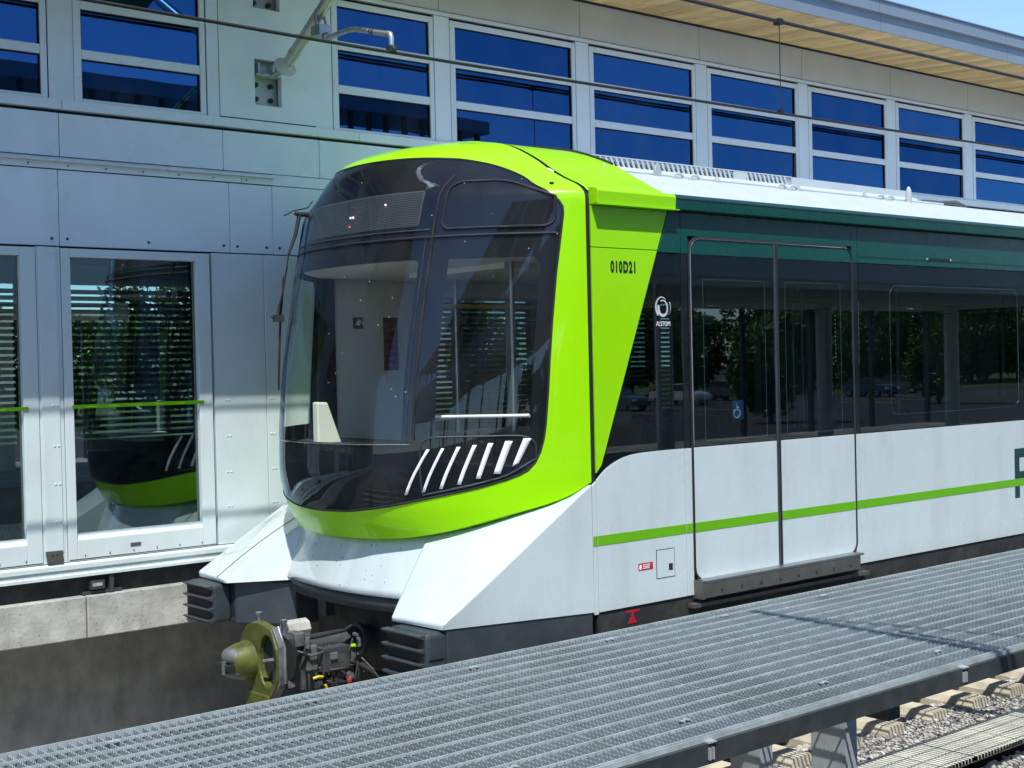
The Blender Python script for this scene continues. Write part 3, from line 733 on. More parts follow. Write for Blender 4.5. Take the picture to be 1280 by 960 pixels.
GB = [(0, 1.437), (.38, 1.447), (.6, 1.460), (.75, 1.481), (.92, 1.518), (1.2, 1.617), (1.376, 1.70), (1.45, 1.77), (1.47, 1.80)]
MBOT = [(0, 1.620), (.25, 1.628), (.58, 1.666), (.876, 1.731), (1.097, 1.792), (1.20, 1.835)]
MCOR = [(1.245, 1.862), (1.278, 1.892), (1.303, 1.94), (1.319, 2.0), (1.331, 2.08), (1.338, 2.17), (1.346, 2.37), (1.351, 2.565), (1.358, 2.81), (1.370, 3.11), (1.383, 3.31), (1.393, 3.47), (1.391, 3.516), (1.376, 3.556), (1.345, 3.592), (1.308, 3.624)]
MTOP = [(0, 3.900), (.42, 3.896), (.682, 3.878), (.857, 3.838), (1.054, 3.758), (1.22, 3.672), (1.308, 3.624)]
def both(half):  # half: list of (l,z) from l=0 .. going round to l=0 on the other end, right half -> closed loop
    return [(-l, z) for l, z in half]+[(l, z) for l, z in half[::-1] if l > 1e-6]
xs1 = np.linspace(0, 1.20, 25); xs2 = np.linspace(1.308, 0, 28)
mask_half = list(zip(xs1, curve(MBOT, xs1)))+MCOR[:-1]+list(zip(xs2, curve(MTOP, xs2)))
MASK = [(-l, z) for l, z in mask_half]+[(l, z) for l, z in mask_half[::-1] if 1e-6 < l]
xs = np.linspace(0, 1.469, 44)
out_half = list(zip(xs, curve(GB, xs)))+[(1.469, z) for z in np.arange(1.84, 3.56, .06)]
zz = np.concatenate([np.arange(3.57, 4.0, .02), np.arange(4.0, 4.094, .008)])
out_half += [(float(Lz(z))*.9995, z) for z in zz]
OUTER = [(-l, z) for l, z in out_half]+[(l, z) for l, z in out_half[::-1] if l > 1e-6]

def inpoly(pts, poly):
    x, y = pts[:, 0], pts[:, 1]; P = np.array(poly); c = np.zeros(len(pts), bool); j = len(P)-1
    for i in range(len(P)):
        xi, yi, xj, yj = P[i, 0], P[i, 1], P[j, 0], P[j, 1]
        if yi != yj:
            k = ((yi > y) != (yj > y)) & (x < (xj-xi)*(y-yi)/(yj-yi)+xi); c ^= k
        j = i
    return c
def nose_patch(name, outer, holes, mat, parent, off=0.0, step=.045):
    vs = []; es = []
    for loop in [outer]+holes:
        b = len(vs); vs += [Vector(p) for p in loop]; n = len(loop); es += [(b+i, b+(i+1) % n) for i in range(n)]
    B = np.array([tuple(v) for v in vs])
    zs = np.concatenate([np.arange(1.42, 3.55, step), np.arange(3.55, 3.9, step*.5), np.arange(3.9, 4.095, .012)])
    G = np.array([(l, z) for z in zs for l in np.arange(-1.46, 1.461, step)])
    ok = inpoly(G, outer)
    for h in holes: ok &= ~inpoly(G, h)
    G = G[ok]
    d = np.sqrt(((G[:, None, :]-B[None])**2).sum(-1)).min(1); G = G[d > step*.33]
    vs += [Vector(p) for p in G]
    ov, oe, of, *_ = delaunay_2d_cdt(vs, es, [], 0, 1e-6)
    V = np.array([tuple(v) for v in ov]); Fc = np.array([f for f in of if len(f) == 3])
    cen = V[Fc].mean(1); ok = inpoly(cen, outer)
    for h in holes: ok &= ~inpoly(cen, h)
    Fc = Fc[ok]
    P = noseP(V, off); Nn = noseN(V[:, 0], V[:, 1])
    a, b, c = P[Fc[:, 0]], P[Fc[:, 1]], P[Fc[:, 2]]
    fl = (np.cross(b-a, c-a)*Nn[Fc[:, 0]]).sum(-1) < 0; Fc[fl] = Fc[fl][:, ::-1]
    me = bpy.data.meshes.new(name); me.from_pydata(P.tolist(), [], Fc.tolist()); me.update()
    me.polygons.foreach_set('use_smooth', [True]*len(me.polygons)); me.materials.append(MATS[mat])
    me.normals_split_custom_set_from_vertices(Nn.tolist())
    return link(name, me, parent)
def nose_line(name, lz, r, mat, parent, off=.004, closed=False, n=6):
    return MB().tube([tuple(p) for p in noseP(np.array(lz), off)], r, n, closed).build(name, mat, parent, smooth=60)
def seg(a, b, n=14): return [(a[0]+(b[0]-a[0])*t, a[1]+(b[1]-a[1])*t) for t in np.linspace(0, 1, n)]
def loop_dense(poly, d=.05):
    out = []
    for a, b in zip(poly, poly[1:]+poly[:1]):
        n = max(1, int(math.hypot(b[0]-a[0], b[1]-a[1])/d)); out += [(a[0]+(b[0]-a[0])*k/n, a[1]+(b[1]-a[1])*k/n) for k in range(n)]
    return out

SUR = nose_patch('cab_surround', OUTER, [MASK], 'lime_paint', TR)
nose_patch('cab_lining', OUTER, [MASK], 'dark_interior', SUR, off=-.03)
ctr = loop_dense(rrect(-.735, .735, 2.07, 3.212, .03, 3))
def side_clear(s):
    p = [(-.905, 2.13), (-1.285, 2.13), (-1.298, 2.6), (-1.312, 3.15), (-1.29, 3.207), (-.905, 3.207)]
    return loop_dense([(s*-l if s > 0 else l, z) for l, z in p])
FR = nose_patch('windscreen_border', MASK, [ctr, side_clear(-1), side_clear(1)], 'mask_black', TR, off=-.004)
shr = [(l*.997, 1.62+(z-1.62)*.9985+.002) for l, z in MASK]
GL_ = nose_patch('windscreen', shr, [], 'cab_glass', TR, off=.003)
# upper display and its border, mullions and transoms
LEDR = loop_dense(rrect(-.70, .70, 3.43, 3.66, .02, 3))
LP = nose_patch('destination_display', LEDR, [], 'led_panel', TR, off=-.002, step=.03)
b = MB()
for z in np.arange(3.44, 3.655, .0115):
    pts = noseP(seg((-.69, z), (.69, z), 30), -.001); b.tube([tuple(p) for p in pts], .0022, 4)
b.build('display_louvres', 'skirt_grey', LP)
for l, z, m_ in ((-.09, 3.533, 'led_white'), (-.12, 3.533, 'led_white'), (-.10, 3.473, 'led_red'), (-.42, 3.588, 'led_white')):
    p = noseP([(l, z)], .002)[0]; MB().ball(tuple(p), .0055, 6, 4).build('display_led', m_, LP)
for s in (-1, 1):
    nose_line('mullion', seg((s*.80, 2.09), (s*.80, 3.75), 40), .011, 'black_rubber', TR, off=.001)
    nose_line('mullion', seg((s*.762, 2.07), (s*.762, 3.38), 40), .004, 'skirt_grey', TR, off=.004)
    up = loop_dense(rrect(.845, 1.362, 3.398, 3.700, .05, 5, (1, 1, 0, 1)), .03)
    up = [(l, min(z, 3.700-max(0, l-1.03)**1.5*.62)) for l, z in up]
    nose_line('quarter_light_seal', [(s*l, z) for l, z in up], .0095, 'black_rubber', TR, off=.003, closed=True)
    low = loop_dense(rrect(.835, 1.306, 1.72, 2.105, .07, 5, (0, 1, 1, 1)), .03)
    low = [(l, max(z, float(curve(MBOT+[(1.3, 1.93)], l))+.025)) for l, z in low]
    nose_line('headlight_bezel', [(s*l, z) for l, z in low], .006, 'skirt_grey', TR, off=.002, closed=True)
    nose_line('mask_seal', [(s*l, z) for l, z in mask_half], .0075, 'black_rubber', TR, off=.0)
nose_line('transom_seal', seg((-1.37, 3.352), (1.37, 3.352), 60), .009, 'black_rubber', TR, off=.003)
nose_line('transom_seal', seg((-.78, 3.40), (.78, 3.40), 40), .005, 'skirt_grey', TR, off=.004)
nose_line('lower_trim', seg((-.78, 2.062), (.78, 2.062), 40), .004, 'chrome_trim', TR, off=.004)
HL = [[(-0.868, 2.03), (-0.884, 2.03), (-0.738, 1.749), (-0.754, 1.749)], [(-0.938, 2.036), (-0.952, 2.035), (-0.835, 1.767), (-0.85, 1.767)], [(-1.007, 2.044), (-1.023, 2.043), (-0.92, 1.786), (-0.936, 1.786)], [(-1.073, 2.053), (-1.09, 2.053), (-1.003, 1.812), (-1.02, 1.811)], [(-1.134, 2.063), (-1.154, 2.062), (-1.083, 1.846), (-1.102, 1.845)], [(-1.198, 2.073), (-1.225, 2.072), (-1.153, 1.873), (-1.179, 1.872)], [(-1.263, 2.087), (-1.290, 2.085), (-1.222, 1.915), (-1.246, 1.935)]]
for s in (1, -1):
    for a, b_, c, d in HL:
        A = np.array([[a, b_], [c, d]]); rows = []
        for t in np.linspace(0, 1, 9):
            e = A[0]*(1-t)+A[1]*t; e = e.copy(); e[:, 0] *= s; rows.append([tuple(p) for p in noseP(e, .0065)])
        MB().grid(rows).build('headlight_bar', 'lamp_white', TR, solid=.003, smooth=60)
# small camera dot and decals on the brow
p = noseP([(-1.30, 3.668)], .003)[0]; MB().ball(tuple(p), .016, 10, 6, (1, 1, .6)).build('sensor', 'black_rubber', TR)
nose_line('brow_decal', [(-1.18, 3.765), (-1.13, 3.79)], .008, 'white_print', TR, off=.0, n=4)

# ---------------- body gap, skirt, hoods
ring = [(1.455, z) for z in np.arange(.98, 3.56, .1)]+[(float(Lz(z))*.992, z-.006) for z in np.concatenate([np.arange(3.57, 4.0, .03), np.arange(4.0, 4.097, .012)])]
prof = [(-l, z) for l, z in ring]+[(l, z) for l, z in ring[::-1]]
MB().grid([[(x, YC+l, z) for l, z in prof] for x in (5.78, 5.86)]).build('body_gap', 'black_rubber', TR, smooth=40)
def skirtrow(t, ls):
    out = []
    for l in ls:
        zt = float(curve(GB, abs(l)))-.004; xt = float(noseX(l, zt))+.085; zb_ = 1.092; xb = 4.79+.205*l*l
        out.append((xt*(1-t)+xb*t, YC+l, zt*(1-t)+zb_*t))
    return out
ls = np.linspace(-.98, .98, 45)
SK = MB().grid([skirtrow(t, ls) for t in np.linspace(0, 1, 9)]).build('nose_apron', 'white_paint', TR, smooth=60, solid=.01)
MB().grid([[(4.80+.205*l*l, YC+l, 1.094), ] for l in (0,)]) if False else None
MB().grid([[(4.815+.205*l*l, YC+l, z) for l in ls] for z in (1.088, 1.0)]).build('apron_lower', 'skirt_grey', TR, smooth=60, solid=.02)
rs = random.Random(21)
for k in range(26):
    l = rs.uniform(-.6, .6); t = rs.uniform(.1, .9); p = skirtrow(t, [l])[0]; r_ = rs.uniform(.002, .0045)
    MB().ball((p[0]-.006, p[1], p[2]), r_, 6, 3, (.4, 1, rs.uniform(1, 2.2))).build('paint_chip', 'skirt_grey', SK)
# underside plate of the lime band
rows = []
for t in (0, 1):
    rows.append([(float(noseX(l, curve(GB, abs(l))))+.002+t*.10, YC+l, float(curve(GB, abs(l)))-.001) for l in np.linspace(-1.46, 1.46, 60)])
MB().grid(rows).build('band_return', 'lime_paint', SUR)
def hood(s):
    y = lambda l: YC+s*l
    A = Vector((4.563, y(1.03), 1.068)); B = Vector((4.605, y(1.492), 1.078)); J = Vector((4.885, y(.660), 1.080))
    n = 12; rear = []
    for l in np.linspace(.72, 1.468, n+1):
        zt = float(curve(GB, l))-.006; rear.append(Vector((float(noseX(l, zt))+.095*(1-(l/1.47)**5)+.0, y(l), zt)))
    rows = []
    for i in range(n+1):
        t = i/n; f = A*(1-t)+B*t; r = rear[i]
        row = []
        for k in range(9):
            q = k/8; p = f*(1-q)+r*q; bul = .028*math.sin(math.pi*q)*math.sin(math.pi*min(1, t*1.0))
            row.append((p.x-.3*bul, p.y, p.z+bul))
        rows.append(row)
    b = MB(); b.grid(rows)
    # outer side, inner side and small front return (share edges with the top)
    side = [rows[n][k] for k in range(9)]
    low = [(4.605+(5.795-4.605)*k/8, y(1.475), 1.045+(.985-1.045)*k/8) for k in range(9)]
    b.grid([side, low])
    inn = [rows[0][k] for k in range(9)]
    lowi = [tuple(Vector((4.575, y(1.02), 1.045))*(1-k/8)+Vector((4.90, y(.655), 1.070))*(k/8)) for k in range(9)]
    b.grid([inn, lowi])
    fr_ = [rows[i][0] for i in range(n+1)]
    lowf = [tuple(Vector((4.575, y(1.02), 1.045))*(1-i/n)+Vector((4.605, y(1.475), 1.045))*(i/n)) for i in range(n+1)]
    b.grid([fr_, lowf])
    me = b.mesh('hood', 'white_paint'); bm = bmesh.new(); bm.from_mesh(me); bmesh.ops.remove_doubles(bm, verts=bm.verts, dist=.0005)
    bmesh.ops.recalc_face_normals(bm, faces=bm.faces); bm.to_mesh(me); bm.free()
    me.polygons.foreach_set('use_smooth', [True]*len(me.polygons)); me.set_sharp_from_angle(angle=R(35))
    o = link('buffer_hood', me, TR)
    md = o.modifiers.new('bevel', 'BEVEL'); md.width = .014; md.segments = 3; md.limit_method = 'ANGLE'; md.angle_limit = R(35)
    # panel line on top and grey lower casing
    pl = [rows[3][k] for k in range(9)]
    if s > 0: MB().tube([(p[0]-.002, p[1], p[2]+.002) for p in pl], .0022, 5).build('panel_line', 'skirt_grey', o)
    poly = [(4.66, y(1.03)), (4.64, y(1.468)), (5.79, y(1.468)), (5.79, y(.66)), (4.93, y(.66))]
    MB().prism(poly, .745, 1.052, 'z').build('hood_base', 'skirt_grey', o, bevel=.012)
    MB().prism([(4.655, y(1.05)), (4.634, y(1.45)), (4.72, y(1.45)), (4.72, y(1.05))], .80, 1.063, 'z').build('hood_mouth', 'black_rubber', o)
    ac = MB().box(4.50, 4.66, y(1.085), y(1.462), .755, 1.035).build('anti_climber', 'skirt_grey', TR, bevel=.03, seg=3)
    MB().box(4.52, 4.62, y(1.462), y(1.470), .885, .888).build('casing_seam', 'black_rubber', ac)
    for z in (1.022, .942, .862, .782):
        MB().prism([(4.51, z-.035), (4.455, z-.004), (4.455, z+.004), (4.51, z+.006)], y(1.075), y(1.445), 'y').build('rib', 'skirt_grey', ac, bevel=.003, seg=1)
    MB().box(4.49, 4.52, y(1.10), y(1.44), .76, 1.02).build('rib_back', 'black_rubber', ac)
    return o
hood(-1); hood(1)

# ---------------- coupler
cz = .70
CP = MB().tube([(4.42, YC-.02, .735), (4.50, YC-.02, .735), (4.98, YC-.02, .735), (4.985, YC-.02, .735), (5.02, YC-.02, .735), (5.03, YC-.02, .735), (5.09, YC-.02, .735)], [.085, .085, .085, .105, .105, .085, .085], 20).build('coupler', 'coupler_grey', TR, smooth=40)
def ringplate(x0, x1, outer, hc, hr, n=28):
    out = []; inn = []
    for k in range(n):
        a = 2*math.pi*k/n; d = Vector((math.cos(a), math.sin(a))); best = 9
        for p, q in zip(outer, outer[1:]+outer[:1]):
            p = Vector(p)-Vector(hc); q = Vector(q)-Vector(hc); e = q-p; den = d.x*e.y-d.y*e.x
            if abs(den) < 1e-9: continue
            t = (p.x*e.y-p.y*e.x)/den; u = (p.x*d.y-p.y*d.x)/den
            if t > 0 and -1e-6 <= u <= 1+1e-6: best = min(best, t)
        out.append((hc[0]+d.x*best, hc[1]+d.y*best)); inn.append((hc[0]+d.x*hr[0], hc[1]+d.y*hr[1]))
    b = MB(); V = [(x, p[0], p[1]) for x in (x0, x1) for p in out]+[(x, p[0], p[1]) for x in (x0, x1) for p in inn]
    F = []
    for k in range(n):
        j = (k+1) % n
        F += [(k, j, 2*n+j, 2*n+k), (n+j, n+k, 3*n+k, 3*n+j), (j, k, n+k, n+j), (2*n+k, 2*n+j, 3*n+j, 3*n+k)]
    return b._add(V, F)
oc = [(YC-.235, .60), (YC-.235, .80), (YC-.16, .925), (YC+.04, .955), (YC+.17, .90), (YC+.235, .80), (YC+.235, .62), (YC+.15, .47), (YC-.12, .46)]
ringplate(4.25, 4.31, oc, (YC-.112, .712), (.104, .165)).build('coupler_face', 'coupler_olive', CP, bevel=.010)
ringplate(4.262, 4.312, [(YC-.246, .58), (YC-.246, .82), (YC-.17, .935), (YC+.02, .90), (YC+.02, .52), (YC-.12, .45)], (YC-.112, .712), (.112, .172)).build('funnel_rim', 'coupler_steel', CP, smooth=40, bevel=.004)
MB().tube([(4.305, YC-.244, .59), (4.305, YC-.244, .80), (4.305, YC-.165, .932)], .012, 8).build('face_edge', 'steel', CP, smooth=50)
MB().tube([(4.32, YC-.105, .715), (4.40, YC-.08, .715)], [.17, .12], 18).build('funnel', 'black_rubber', CP)
MB().tube([(4.27, YC+.125, .69), (4.22, YC+.125, .69), (4.16, YC+.125, .695), (4.11, YC+.125, .70)], [.132, .125, .112, .09], 22).build('coupler_cone', 'coupler_olive', CP, smooth=50)
MB().ball((4.15, YC+.125, .728), .092, 18, 10, (.85, 1.0, .72)).build('cone_cap', 'coupler_steel', CP, smooth=70)
MB().ball((4.15, YC+.125, .632), .082, 16, 8, (.9, 1.05, .5)).build('cone_jaw', 'coupler_steel', CP, smooth=70)
MB().box(4.06, 4.12, YC+.04, YC+.215, .655, .688).build('cone_slot', 'black_rubber', CP)
MB().cyl((4.065, YC+.10, .63), (4.065, YC+.10, .71), .016, .016, 10).build('latch', 'coupler_steel', CP)
MB().cyl((4.30, YC-.13, .72), (4.22, YC-.11, .72), .014, .014, 8).build('latch_pin', 'coupler_steel', CP)
MB().box(4.24, 4.33, YC-.13, YC+.16, .38, .50).build('lower_shoe', 'coupler_olive', CP, bevel=.01)
MB().box(4.31, 4.44, YC-.15, YC+.17, .55, .86).build('head_housing', 'coupler_grey', CP, bevel=.02)
eb = MB().box(4.60, 4.80, YC-.215, YC-.10, .60, .755).build('electric_box', 'coupler_grey', CP, bevel=.006)
MB().box(4.64, 4.76, YC-.2165, YC-.214, .655, .705).build('maker_plate', 'step_metal', eb)
b = MB()
for k in range(5): b.cyl((4.62+.04*k, YC-.18, .60), (4.62+.04*k, YC-.18, .575), .007, .007, 6)
for k in range(6): b.box(4.62+.025*k, 4.635+.025*k, YC-.16, YC-.13, .755, .775)
b.build('glands', 'steel', eb)
MB().box(4.50, 4.58, YC-.18, YC-.08, .62, .78).build('valve_block', 'coupler_steel', CP, bevel=.008)
MB().box(4.82, 4.88, YC-.17, YC-.09, .60, .72).build('valve_block', 'coupler_steel', CP, bevel=.008)
MB().box(4.43, 4.50, YC-.16, YC-.04, .78, .87).build('valve_block', 'coupler_steel', CP, bevel=.008)
MB().cyl((4.44, YC-.12, .55), (4.44, YC-.12, .80), .03, .03, 12).build('air_cylinder', 'coupler_grey', CP, smooth=40)
MB().cyl((4.50, YC-.13, .50), (4.50, YC-.13, .62), .022, .022, 12).build('air_cylinder', 'coupler_grey', CP, smooth=40)
MB().cyl((4.66, YC-.1, .47), (4.66, YC-.1, .60), .018, .018, 10).build('air_cylinder', 'coupler_grey', CP, smooth=40)
MB().tube([(4.46, YC+.02, .86), (4.62, YC+.02, .86)], [.065, .065], 8).build('air_filter', 'edge_concrete', CP)
MB().cyl((4.30, YC+.06, .94), (4.30, YC+.06, .985), .010, .010, 8).cyl((4.30, YC+.06, .985), (4.30, YC+.06, .998), .022, .022, 10).cyl((4.42, YC-.04, .86), (4.42, YC-.04, .925), .018, .018, 10).cyl((4.42, YC-.04, .925), (4.42, YC-.04, .945), .023, .023, 10).build('release_pins', 'steel', CP)
MB().tube([(4.46, YC-.14, .83), (4.60, YC-.15, .825), (4.80, YC-.16, .84), (4.86, YC-.15, .86)], .012, 8).build('air_pipe', 'black_rubber', CP, smooth=50)
rg = random.Random(4)
for k in range(9):
    x = 4.52+.05*k; y = YC-.20+rg.uniform(-.02, .04)
    MB().tube([(x, y+.04, .60), (x+rg.uniform(-.03, .03), y, .52), (x+rg.uniform(-.06, .06), y+.02, .44), (x+.10, y+.06, .42)], .008, 6).build('cable', 'black_rubber', CP, smooth=60)
MB().tube([(4.53, YC-.20, .575), (4.56, YC-.215, .585), (4.60, YC-.20, .575)], .010, 8).tube([(4.60, YC-.23, .53), (4.63, YC-.23, .46)], .009, 8).build('yellow_hose', 'yellow_plastic', CP, smooth=50)
MB().ball((4.79, YC-.22, .535), .026, 8, 6, (.8, .8, 1.3)).build('red_cap', 'red_plastic', CP, smooth=60)
MB().ball((4.86, YC-.18, .735), .016, 8, 5, (2, 1, .8)).build('green_cap', 'lime_paint', CP)
MB().tube([(4.92, YC-.12, .60), (5.02, YC-.2, .52), (5.14, YC-.26, .50), (5.26, YC-.2, .44)], .024, 10).build('air_hose', 'black_rubber', CP, smooth=50)
MB().tube([(4.93, YC-.10, .66), (4.99, YC-.2, .56), (5.04, YC-.24, .47)], .006, 6).build('chain', 'steel', CP)
MB().box(4.855, 4.87, YC-.14, YC-.10, .60, .72).build('bracket', 'insulator', CP)
rg = random.Random(9)
for k in range(16):
    x, y, z = 4.36+rg.random()*.62, YC-.10-rg.random()*.12, .50+rg.random()*.34
    w = rg.uniform(.012, .032)
    if k % 3 == 0: MB().cyl((x, y, z-w), (x, y, z+w*1.5), w*.7, w*.6, 10).build('fitting', rg.choice(['coupler_steel', 'coupler_grey', 'steel']), CP, smooth=40)
    elif k % 3 == 1: MB().box(x-w, x+w, y-w*.7, y+w*.7, z-w*.8, z+w*.8).build('fitting', rg.choice(['coupler_grey', 'coupler_steel', 'black_rubber']), CP, bevel=.004)
    else: MB().cyl((x, y-w*1.5, z), (x, y+w, z), w*.8, w*.8, 6).build('fitting', 'coupler_steel', CP)
for k in range(8):
    x0, z0 = 4.38+rg.random()*.4, .55+rg.random()*.3; x1 = x0+rg.uniform(.1, .3)
    MB().tube([(x0, YC-.14, z0), (x0+(x1-x0)*.3, YC-.20-rg.random()*.03, z0-rg.uniform(.0, .06)), (x0+(x1-x0)*.7, YC-.21, z0-rg.uniform(.02, .09)), (x1, YC-.13, z0-rg.uniform(-.03, .06))], rg.uniform(.005, .010), 6).build('cable', rg.choice(['black_rubber', 'black_rubber', 'step_metal']), CP, smooth=60)
# dark pocket behind the coupler and underframe
MB().box(5.10, 5.75, YC-.64, YC+.64, .20, 1.06).build('coupler_pocket', 'underframe', TR)
MB().prism([(4.95, .85), (5.02, .85), (5.02, 1.0), (4.95, 1.0)], YC+.30, YC+.40).build('socket_box', 'skirt_grey', TR)
MB().box(5.76, XE, YC-1.30, YC+1.30, .34, .95).build('underframe', 'underframe', TR)
for x in (7.4, 9.6, 19.5, 21.6):
    for s in (-1, 1):
        MB().cyl((x, YC+s*.70, .34), (x, YC+s*.83, .34), .42, .42, 28).build('wheel', 'rail_steel', TR, smooth=30)
MB().tube([(4.97, YC-.80, .78), (5.0, YC-.84, .74), (5.1, YC-.84, .70)], .014, 8).build('end_cock', 'steel', TR)

# ---------------- near side, built of plates with open joints over a black backing
T = .014
def plate(poly, mat, name, y=S, t=T, parent=TR, bevel=.0015):
    return MB().prism(poly, y, y+t).build(name, mat, parent, bevel=bevel, seg=1)
def rect(x0, x1, z0, z1): return [(x0, z0), (x1, z0), (x1, z1), (x0, z1)]
ZS, ZW, ZG, ZT = .978, 1.960, 3.250, 3.525
MB().box(5.835, 6.72, S+.016, S+.03, .76, 1.95).box(8.53, XE, S+.016, S+.03, .76, 1.95).box(5.835, XE, S+.016, S+.03, 3.253, 3.53).box(6.72, 8.53, S+.016, S+.03, .76, 1.06).box(5.835, 5.90, S+.016, S+.03, 1.95, 3.25).build('body_backing', 'dark_gap', TR)
plate([(5.802, ZS-.012), (5.838, ZS-.012), (5.838, 1.80), (5.802, 1.775)], 'white_paint', 'corner_trim')
wt = [(5.842, 1.808), (5.886, 1.846), (5.925, 1.873), (5.978, 1.899), (6.03, 1.919), (6.09, 1.936), (6.158, 1.948), (6.25, 1.955), (6.40, 1.958), (6.652, ZW)]
plate([(5.843, ZS), (6.652, ZS)]+wt[::-1], 'white_paint', 'side_panel')
plate([(5.838, 1.812), (5.842, 1.815)]+[(x, z+.005) for x, z in wt[1:]]+[(6.652, ZG-.002), (6.429, ZG-.002), (6.148, 2.555), (5.905, 1.94), (5.838, 1.85)], 'train_glass', 'side_window', y=S+.001, t=.006)
plate([(5.842, 1.850), (5.889, 1.90), (6.148, 2.555), (6.429, 3.262), (5.842, 3.262)], 'lime_paint', 'lime_panel')
plate([(5.842, 3.267), (6.431, 3.267), (6.533, ZT), (5.842, ZT)], 'lime_paint', 'lime_panel')
plate([(6.437, 3.254), (6.652, 3.254), (6.652, ZT), (6.541, ZT)], 'forest_paint', 'cantrail_panel')
MB().box(5.90, 6.63, S+.02, S+.03, 3.05, 3.25).box(6.56, 6.652, S+.02, S+.03, 1.96, 3.05).build('window_border', 'dark_gap', TR)
# portal strips beside the doors
for x0, x1 in ((6.657, 6.722), (8.532, 8.602)):
    plate(rect(x0, x1, ZS, ZW-.002), 'white_paint', 'door_pillar'); plate(rect(x0, x1, ZW, ZG-.002), 'black_gloss', 'door_pillar', y=S+.002); plate(rect(x0, x1, 3.252, ZT), 'forest_paint', 'door_pillar')
plate(rect(6.7225, 8.5315, 3.372, ZT), 'forest_paint', 'door_header', y=S)
plate(rect(8.606, XE, ZS, ZW-.002), 'white_paint', 'side_panel')
plate(rect(8.606, XE, 3.252, ZT), 'forest_paint', 'cantrail_panel', y=S)
MB().box(8.606, XE, S-.004, S-.0005, 3.298, 3.304).build('cantrail_bead', 'forest_paint', TR)
for x in (12.3, 16.0, 19.7): pass
plate(rect(8.606, XE, ZW+.001, ZG-.002), 'train_glass', 'window_band', y=S+.001, t=.006)
b = MB()
wins = [(9.03, 10.90), (12.1, 13.95), (15.6, 17.4), (19.0, 20.8), (22.0, 23.6)]
px = 8.606
for a, c in wins:
    b.box(px, a, S+.014, S+.03, ZW, ZG); b.box(a, c, S+.014, S+.03, 3.10, ZG); b.box(a, c, S+.014, S+.03, ZW, 2.08); px = c
b.box(px, XE, S+.014, S+.03, ZW, ZG)
b.build('window_border', 'dark_gap', TR)
for a, c in wins:
    lp = rrect(a-.01, c+.01, 2.085, 3.09, .09, 6)
    MB().tube([(x, S+.010, z) for x, z in lp], .005, 6, True).build('window_seal', 'chrome_trim', TR, smooth=60)
# stripe, skirt
for x0, x1 in ((5.8025, 5.838), (5.843, 6.652), (6.657, 6.722), (8.532, 8.602), (8.606, XE)):
    MB().box(x0, x1, S-.002, S-.0004, 1.395, 1.458).build('stripe', 'stripe_lime', TR)
for x0, x1 in ((5.845, 6.655), (6.662, 8.60), (8.606, XE)):
    plate(rect(x0, x1, .70, ZS-.004), 'step_metal' if False else 'underframe', 'skirt', y=S+.012)
# doors
def leaf(x0, x1, left):
    c = (1, 0, 0, 1) if left else (0, 1, 1, 0)
    L = rrect(x0, x1, 1.072, 3.352, .085, 6, c)
    cut = lambda lo, hi: [(x, min(max(z, lo), hi)) for x, z in L]
    def uniq(p):
        o = []
        for q in p:
            if not o or math.hypot(q[0]-o[-1][0], q[1]-o[-1][1]) > 1e-5: o.append(q)
        if math.hypot(o[0][0]-o[-1][0], o[0][1]-o[-1][1]) < 1e-5: o.pop()
        return o
    Y = S-.006
    d = plate(uniq(cut(1.072, ZW)), 'white_paint', 'door', y=Y)
    d['label'] = ('left' if left else 'right')+' sliding door leaf with dark glass over white panel'
    plate(uniq(cut(ZG+.001, 3.352)), 'forest_paint', 'door_top', y=Y, parent=d)
    plate(rect(x0, x1, ZW+.001, ZG), 'train_glass', 'door_window', y=Y+.001, t=.006, parent=d)
    wx0, wx1 = (x0+.16, x1-.12) if left else (x0+.12, x1-.16)
    MB().box(x0, wx0, Y+.012, Y+.03, ZW, ZG).box(wx1, x1, Y+.012, Y+.03, ZW, ZG).box(wx0, wx1, Y+.012, Y+.03, 3.06, ZG).box(wx0, wx1, Y+.012, Y+.03, ZW, 2.03).build('window_border', 'dark_gap', d)
    lp = rrect(wx0-.03, wx1+.03, 2.0, 3.085, .012, 3)
    MB().tube([(x, Y+.0105, z) for x, z in lp], .0022, 4, True).build('window_line', 'lining', d)
    MB().box(x0, x1, Y-.002, Y-.0004, 1.395, 1.458).build('stripe', 'stripe_lime', d)
    MB().box(x0+.1, x1, Y+.0145, Y+.03, 1.08, ZW).build('inner_panel', 'lining', d)
    if left:
        MB().box(7.145, 7.262, Y+.009, Y+.0102, 2.13, 2.262).build('access_sticker', 'blue_print', d)
        q = MB(); xx, zz_ = 7.19, 2.19
        q.ball((xx, Y+.0083, zz_+.048), .0085, 8, 4, (1, .15, 1))
        q.tube([(xx, Y+.0085, zz_+.036), (xx+.002, Y+.0085, zz_+.004), (xx+.028, Y+.0085, zz_+.002), (xx+.036, Y+.0085, zz_-.03)], .0045, 5)
        q.tube([(xx+.001, Y+.0085, zz_+.022), (xx+.022, Y+.0085, zz_+.02)], .0035, 5)
        q.tube([(xx-.004+.030*math.cos(a), Y+.0085, zz_-.018+.030*math.sin(a)) for a in np.linspace(2.1, 6.0, 14)], .0036, 5)
        q.build('access_symbol', 'white_print', d)
    return d
leaf(6.738, 7.602, True); leaf(7.648, 8.516, False)
MB().box(7.6035, 7.624, S-.012, S+.02, 1.072, 3.352).build('door_edge_seal', 'skirt_grey', TR, bevel=.006); MB().box(7.626, 7.6465, S-.012, S+.02, 1.072, 3.352).build('door_edge_seal', 'black_rubber', TR, bevel=.006)
DL = rrect(6.728, 8.526, 1.062, 3.362, .095, 8)
MB().tube([(x, S-.001, z) for x, z in DL], .010, 6, True).build('door_seal', 'black_rubber', TR, smooth=60)
